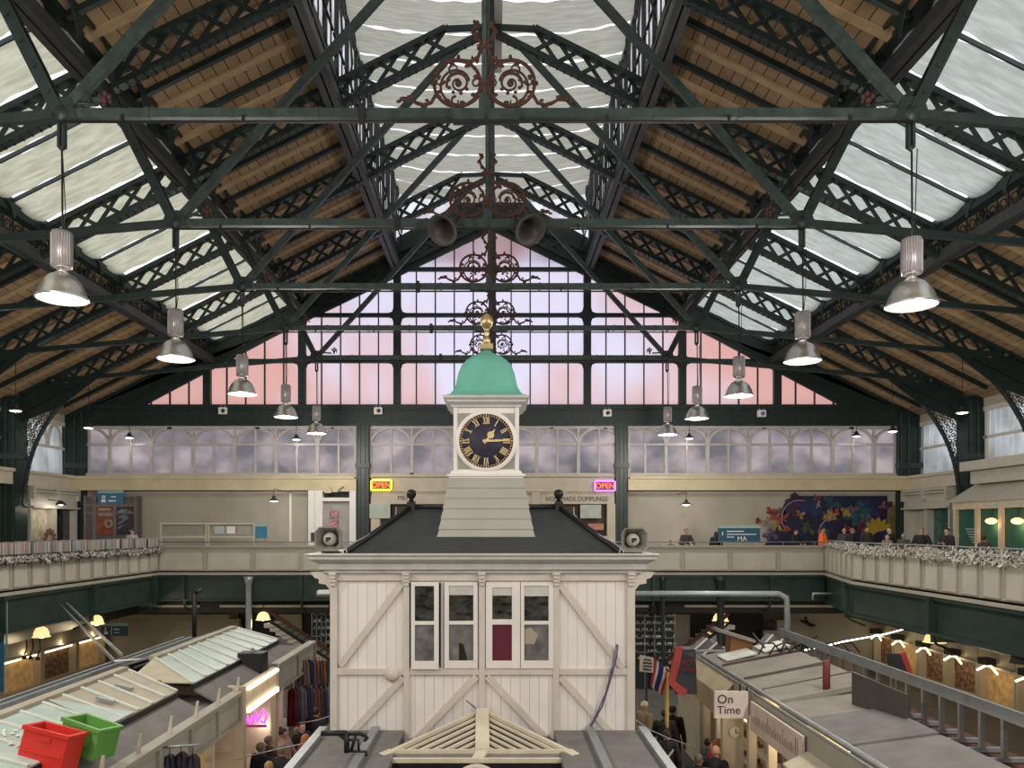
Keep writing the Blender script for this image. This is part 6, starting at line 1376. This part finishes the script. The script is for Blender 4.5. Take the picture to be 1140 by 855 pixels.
def proto(pose):
    P = POSES[pose]; body = MB(); coat = MB(); tr = MB()
    sh = [(-.17, .01, 1.42), (.17, .01, 1.42)]; hip = [(-.09, .0, .92), (.09, .0, .92)]
    limb(body, [(0, .0, .95), (0, .01, 1.15), (0, .0, 1.33), (0, .015, 1.43)], [.135, .125, .135, .09]); cap(body, sh[0], sh[1], .065, .065)
    cap(body, (0, .015, 1.43), (0, .0, 1.56), .058, .055)
    # head: skull, jaw, nose, ears, brow
    body.ball((0, .01, 1.625), .075, .094, .10, 16); body.ball((0, -.025, 1.575), .052, .058, .055, 12)
    cap(body, (0, -.083, 1.618), (0, -.100, 1.590), .009, .015, 8); body.ball((0, -.075, 1.563), .022, .014, .008, 8)
    for s in (-1, 1): body.ball((s*.078, .015, 1.60), .012, .02, .032, 8); body.ball((s*.03, -.073, 1.64), .02, .012, .008, 8)
    for i, s in ((0, -1), (1, 1)):
        limb(body, [sh[i], P['el'][i], P['wr'][i]], [.052, .040, .027]); hand(body, P['wr'][i], P['hd'][i], s)
        f = Vector(P['leg'][i]); kn = (Vector(hip[i])+f)/2+Vector((0, -.04, .03)); limb(body, [hip[i], kn, f+Vector((0, 0, .09))], [.088, .058, .04]); cap(body, f+Vector((0, .03, .05)), f+Vector((0, -.15, .035)), .042, .034)
        w = Vector(P['wr'][i]); e = Vector(P['el'][i]); limb(coat, [sh[i], e, e.lerp(w, .93)], [.078, .062, .048])
        limb(tr, [hip[i], kn, f+Vector((0, 0, .10))], [.112, .080, .065])
    limb(coat, [(0, .0, .86), (0, .0, 1.0), (0, .01, 1.18), (0, .005, 1.34)], [.178, .168, .165, .158]); cap(coat, (-.15, .01, 1.40), (.15, .01, 1.40), .085, .085); cap(coat, (0, .02, 1.44), (0, .02, 1.475), .085, .072)
    cap(tr, (-.06, 0, .95), (.06, 0, .95), .13, .13)
    return [remeshed(body, 'body', .011, 3), remeshed(coat, 'coat', .018), remeshed(tr, 'trousers', .02)]
def hairmesh(kind):
    mb = MB()
    if kind in ('short', 'long', 'pony', 'bun'):
        mb.ball((0, .022, 1.645), .085, .100, .095, 16); 
        if kind == 'long': cap(mb, (0, .05, 1.60), (0, .075, 1.42), .085, .07); cap(mb, (-.06, .02, 1.62), (-.075, .02, 1.45), .032, .03); cap(mb, (.06, .02, 1.62), (.075, .02, 1.45), .032, .03)
        if kind == 'pony': cap(mb, (0, .09, 1.66), (0, .15, 1.48), .035, .025)
        if kind == 'bun': mb.ball((0, .08, 1.73), .045)
    if kind == 'hat': mb.ball((0, .01, 1.67), .092, .105, .085, 16); mb.tube([(.088*math.cos(a*PI/8), .01+.102*math.sin(a*PI/8), 1.65) for a in range(17)], .014, 6)
    if kind == 'hood': mb.ball((0, .04, 1.64), .11, .11, .125, 16); cap(mb, (0, .06, 1.56), (0, .07, 1.46), .09, .10)
    if kind == 'bald': mb.tube([(.074*math.sin(a*PI/8), .03+.075*math.cos(a*PI/8), 1.60) for a in range(-6, 7)], .014, 6)
    # trim the face opening
    mb.v = [(x, y if not (y < -.045 and z < 1.675 and kind != 'bald') else -.02, z) for x, y, z in mb.v]
    return remeshed(mb, 'hair', .012, 2)
PR_ = {k: proto(k) for k in POSES}; HR = {}
SK = {}
def cm(name, c, r=.8): 
    if name not in MATS: mat(name, c, r, var=.12, scale=6)
    return MATS[name]
SKINS = {'fair': (.50, .27, .18), 'pale': (.56, .34, .25), 'brown': (.22, .10, .06)}
HC = {'black': (.012, .010, .010), 'dark brown': (.035, .018, .012), 'brown': (.10, .05, .025), 'ginger': (.33, .12, .04), 'grey': (.32, .31, .29), 'blond': (.40, .27, .13), 'cream': (.58, .50, .38), 'grey-brown': (.17, .13, .10)}
def person(loc, rz, pose, coat, cname, trous, hair, hcol, skin, label, s=1.0, group=None, bag=None):
    t = thing('person', loc, label, 'person', group, rz); t.scale = (s, s, s)
    b, c, r = PR_[pose]
    for nm, me, m in (('body', b, cm('skin_'+skin, SKINS[skin], .5)), ('coat', c, cm('cloth_'+cname, coat)), ('trousers', r, cm('trousers_'+trous[0], trous[1]))):
        o = bpy.data.objects.new(nm, me); COL.objects.link(o); o.parent = t; o.material_slots[0].link = 'OBJECT'; o.material_slots[0].material = m
    if hair not in HR: HR[hair] = hairmesh(hair)
    o = bpy.data.objects.new('hat' if hair == 'hat' else 'hood' if hair == 'hood' else 'hair', HR[hair]); COL.objects.link(o); o.parent = t; o.material_slots[0].link = 'OBJECT'; o.material_slots[0].material = cm('hair_'+hcol, HC[hcol], .6)
    mb = MB()
    for q in (-1, 1): mb.ball((q*.03, -.078, 1.622), .011, .006, .006, 8)
    mb.build('eyes', cm('eye_dark', (.02, .015, .012), .3), t)
    mb = MB(); f = POSES[pose]['leg']
    for q in f: mb.ball((q[0], q[1]-.06, .045), .055, .14, .05, 12)
    mb.build('shoes', cm('shoe_black', (.02, .018, .016), .5), t)
    if bag: mb = MB(); mb.tube([(-.20, -.02, 1.42), (-.05, .185, 1.25), (.12, .19, 1.05), (.2, .1, .95)], .025, 6); mb.build('bag_strap', cm('strap_cream', (.5, .44, .33)), t)
    return t
def px_person(px, ytop, Y, zfl, **k):
    """stand a person on the floor zfl so the head top shows at (px, ytop); the height follows"""
    x, y, ztop = W(px, ytop, Y); s = (ztop-zfl)/1.735
    return person((x, y, zfl), s=s, **k)
BKT = ('black', (.015, .015, .017)); JN = ('denim', (.05, .07, .12)); GRT = ('grey', (.08, .08, .08)); TAN = ('tan', (.16, .11, .07))
# --- far and right gallery
def gal(px, dep, hgt, **k):
    x = xw(px, dep); return person((x, dep, GF), s=hgt/1.735, **k)
gal(764, YG+.75, 1.62, rz=.1, pose='lean', coat=(.05, .03, .035), cname='plum_dark', trous=BKT, hair='hat', hcol='grey-brown', skin='fair', label='person in a dark coat and beanie behind the far rail, right of the clock tower')
gal(797, YG+.75, 1.52, rz=2.9, pose='stand', coat=(.014, .013, .016), cname='jet', trous=BKT, hair='long', hcol='dark brown', skin='fair', label='person with dark hair seen from behind beside the navy gallery sign')
gal(747, YG+.6, 1.18, rz=.3, pose='stand', coat=(.10, .07, .05), cname='brown_small', trous=BKT, hair='short', hcol='brown', skin='fair', label='small child just peeping over the far gallery rail')
G2 = [(886, 31.2, 1.60, .6, 'lean', (.015, .017, .022), 'ink', 'short', 'dark brown', 'fair', 'person in a black jacket bending at the left of the mural group'),
 (916, 29.95, 1.70, .9, 'lean', (.95, .16, .035), 'hi_vis_orange', 'short', 'black', 'fair', 'person with dark hair and beard in a bright orange shirt'),
 (940, 30.8, 1.66, -.3, 'stand', (.06, .06, .065), 'charcoal_a', 'bald', 'grey-brown', 'fair', 'balding person in charcoal behind the rail next to the orange shirt'),
 (949, 30.1, 1.66, 1.2, 'stand', (.018, .020, .026), 'navy_black', 'short', 'ginger', 'fair', 'person with reddish hair in a dark jacket, in profile'),
 (965, 30.9, 1.72, .2, 'stand', (.045, .042, .030), 'olive_dark', 'short', 'dark brown', 'fair', 'person in a dark olive coat below the painted yellow hand shapes'),
 (990, 29.2, 1.66, .3, 'stand', (.020, .018, .020), 'black_b', 'bald', 'cream', 'pale', 'white-haired balding person in black near the mural edge'),
 (988, 27.2, 1.42, .1, 'stand', (.30, .24, .19), 'beige_knit', 'bald', 'cream', 'pale', 'seated-height person with a bald head low behind the tinsel'),
 (1006, 27.4, 1.46, 2.6, 'stand', (.10, .09, .08), 'taupe_coat', 'short', 'grey', 'fair', 'grey-haired person low behind the tinsel, left of the grey shirt'),
 (1026, 25.6, 1.66, -.5, 'lean', (.020, .022, .028), 'black_c', 'short', 'grey-brown', 'fair', 'person in an open black jacket over a grey top leaning on the right rail'),
 (1054, 24.2, 1.66, -1.1, 'phone', (.022, .020, .026), 'black_hoodie', 'short', 'black', 'pale', 'dark-haired person in a black hoodie looking down at a phone'),
 (1096, 22.5, 1.42, 1.9, 'stand', (.06, .03, .025), 'wine_dark', 'short', 'dark brown', 'fair', 'person whose dark head just shows under the kiosk lamps')]
for px, Y, h, rz, pose, c, cn, hr, hc, sk, lab in G2: gal(px, Y, h, rz=rz, pose=pose, coat=c, cname=cn, trous=GRT, hair=hr, hcol=hc, skin=sk, label=lab)
gal(147, 31.5, 1.60, rz=.2, pose='stand', coat=(.45, .42, .38), cname='white_top', trous=BKT, hair='short', hcol='black', skin='pale', label='person in a white top in front of the dark poster at far left')
# --- left aisle
def aisle(px, ytop, h, **k):
    """person of height h standing on the market floor, head top on the sight line through (px, ytop)"""
    Y = (EZ-BF-h)*FPX/(ytop-588); x = xw(px, Y); return person((x, Y, BF), s=h/1.735, **k)
A1 = [(291, 826, 1.66, 2.6, 'stand', (.014, .016, .030), 'navy_coat', 'short', 'grey-brown', 'fair', 'person in a big navy coat seen from behind at the lit left stall'),
 (300, 819, 1.58, 2.3, 'stand', (.05, .04, .035), 'brown_coat', 'short', 'grey-brown', 'fair', 'person with mousy hair in a brown coat at the lit left stall'),
 (316, 811, 1.64, 1.3, 'lean', (.42, .28, .24), 'pink_pattern', 'bun', 'dark brown', 'pale', 'person with dark pinned hair in a pale pink patterned top'),
 (314, 828, 1.78, 2.9, 'stand', (.016, .017, .022), 'black_d', 'short', 'grey-brown', 'fair', 'person with cropped hair and black coat seen from behind in the left aisle'),
 (336, 803, 1.66, .9, 'stand', (.02, .018, .022), 'black_e', 'short', 'black', 'pale', 'pale-faced dark-haired person in black turning in the left aisle'),
 (341, 817, 1.64, 2.5, 'stand', (.14, .018, .025), 'wine_red', 'long', 'ginger', 'fair', 'person with long ginger hair in a wine red coat'),
 (352, 787, 1.72, 2.9, 'walk', (.015, .014, .018), 'black_f', 'short', 'dark brown', 'fair', 'person in black walking away among the garments left of the office'),
 (300, 847, 1.60, 2.8, 'stand', (.20, .18, .16), 'stone_coat', 'short', 'blond', 'fair', 'person whose fair head just enters at the bottom of the left aisle')]
A2 = [(718, 781, 1.66, 2.2, 'walk', (.26, .20, .11), 'khaki_parka', 'hat', 'cream', 'fair', 'person in a khaki parka and cream bobble hat right of the office'),
 (740, 789, 1.76, 3.0, 'walk', (.018, .018, .016), 'black_g', 'short', 'dark brown', 'fair', 'tall person in a black jumper walking away in the right aisle'),
 (749, 785, 1.70, 2.7, 'stand', (.012, .012, .014), 'black_h', 'short', 'black', 'fair', 'person in black farther off beside the right stall posts'),
 (742, 812, 1.66, 3.0, 'walk', (.012, .012, .013), 'black_puffer', 'short', 'dark brown', 'fair', 'person in a black padded coat with a cream bag strap across the back'),
 (789, 822, 1.50, 1.9, 'stand', (.07, .10, .12), 'slate_jacket', 'short', 'dark brown', 'fair', 'person in a slate jacket looking into the lit right stall window'),
 (800, 822, 1.60, 2.1, 'stand', (.42, .03, .035), 'red_jacket', 'long', 'ginger', 'fair', 'person with ginger hair in a red jacket by the On Time pillar'),
 (797, 829, 1.75, 2.4, 'stand', (.022, .018, .024), 'black_i', 'bald', 'grey-brown', 'fair', 'balding person in a dark coat below the On Time sign'),
 (778, 839, 1.62, 2.7, 'stand', (.016, .017, .02), 'black_j', 'short', 'grey-brown', 'fair', 'grey-haired person in black at the bottom of the right aisle')]
for px, yt, h, rz, pose, c, cn, hr, hc, sk, lab in A1+A2: aisle(px, yt, h, rz=rz, pose=pose, coat=c, cname=cn, trous=JN if 'khaki' in cn else BKT, hair=hr, hcol=hc, skin=sk, label=lab, bag='puffer' in cn)
# ---- sagging wires of lights crossing the aisles
for P, lab in (([(262, 846), (300, 836), (345, 826), (368, 818)], 'upper strand over the left aisle crowd'), ([(318, 855), (345, 838), (368, 826)], 'lower strand over the left aisle crowd'), ([(706, 800), (722, 812), (745, 822), (775, 832)], 'strand over the right aisle crowd'), ([(334, 805), (352, 802), (368, 797)], 'short strand among the hanging garments')):
    mb = MB(); mb.tube([W(a, b, 11.8) for a, b in P], .008, 5); tag(mb.build('fairy_light_wire', GREYM), f'thin pale wire, {lab}', 'wire')
for o in bpy.data.objects:
    if '_o' in o: del o['_o']
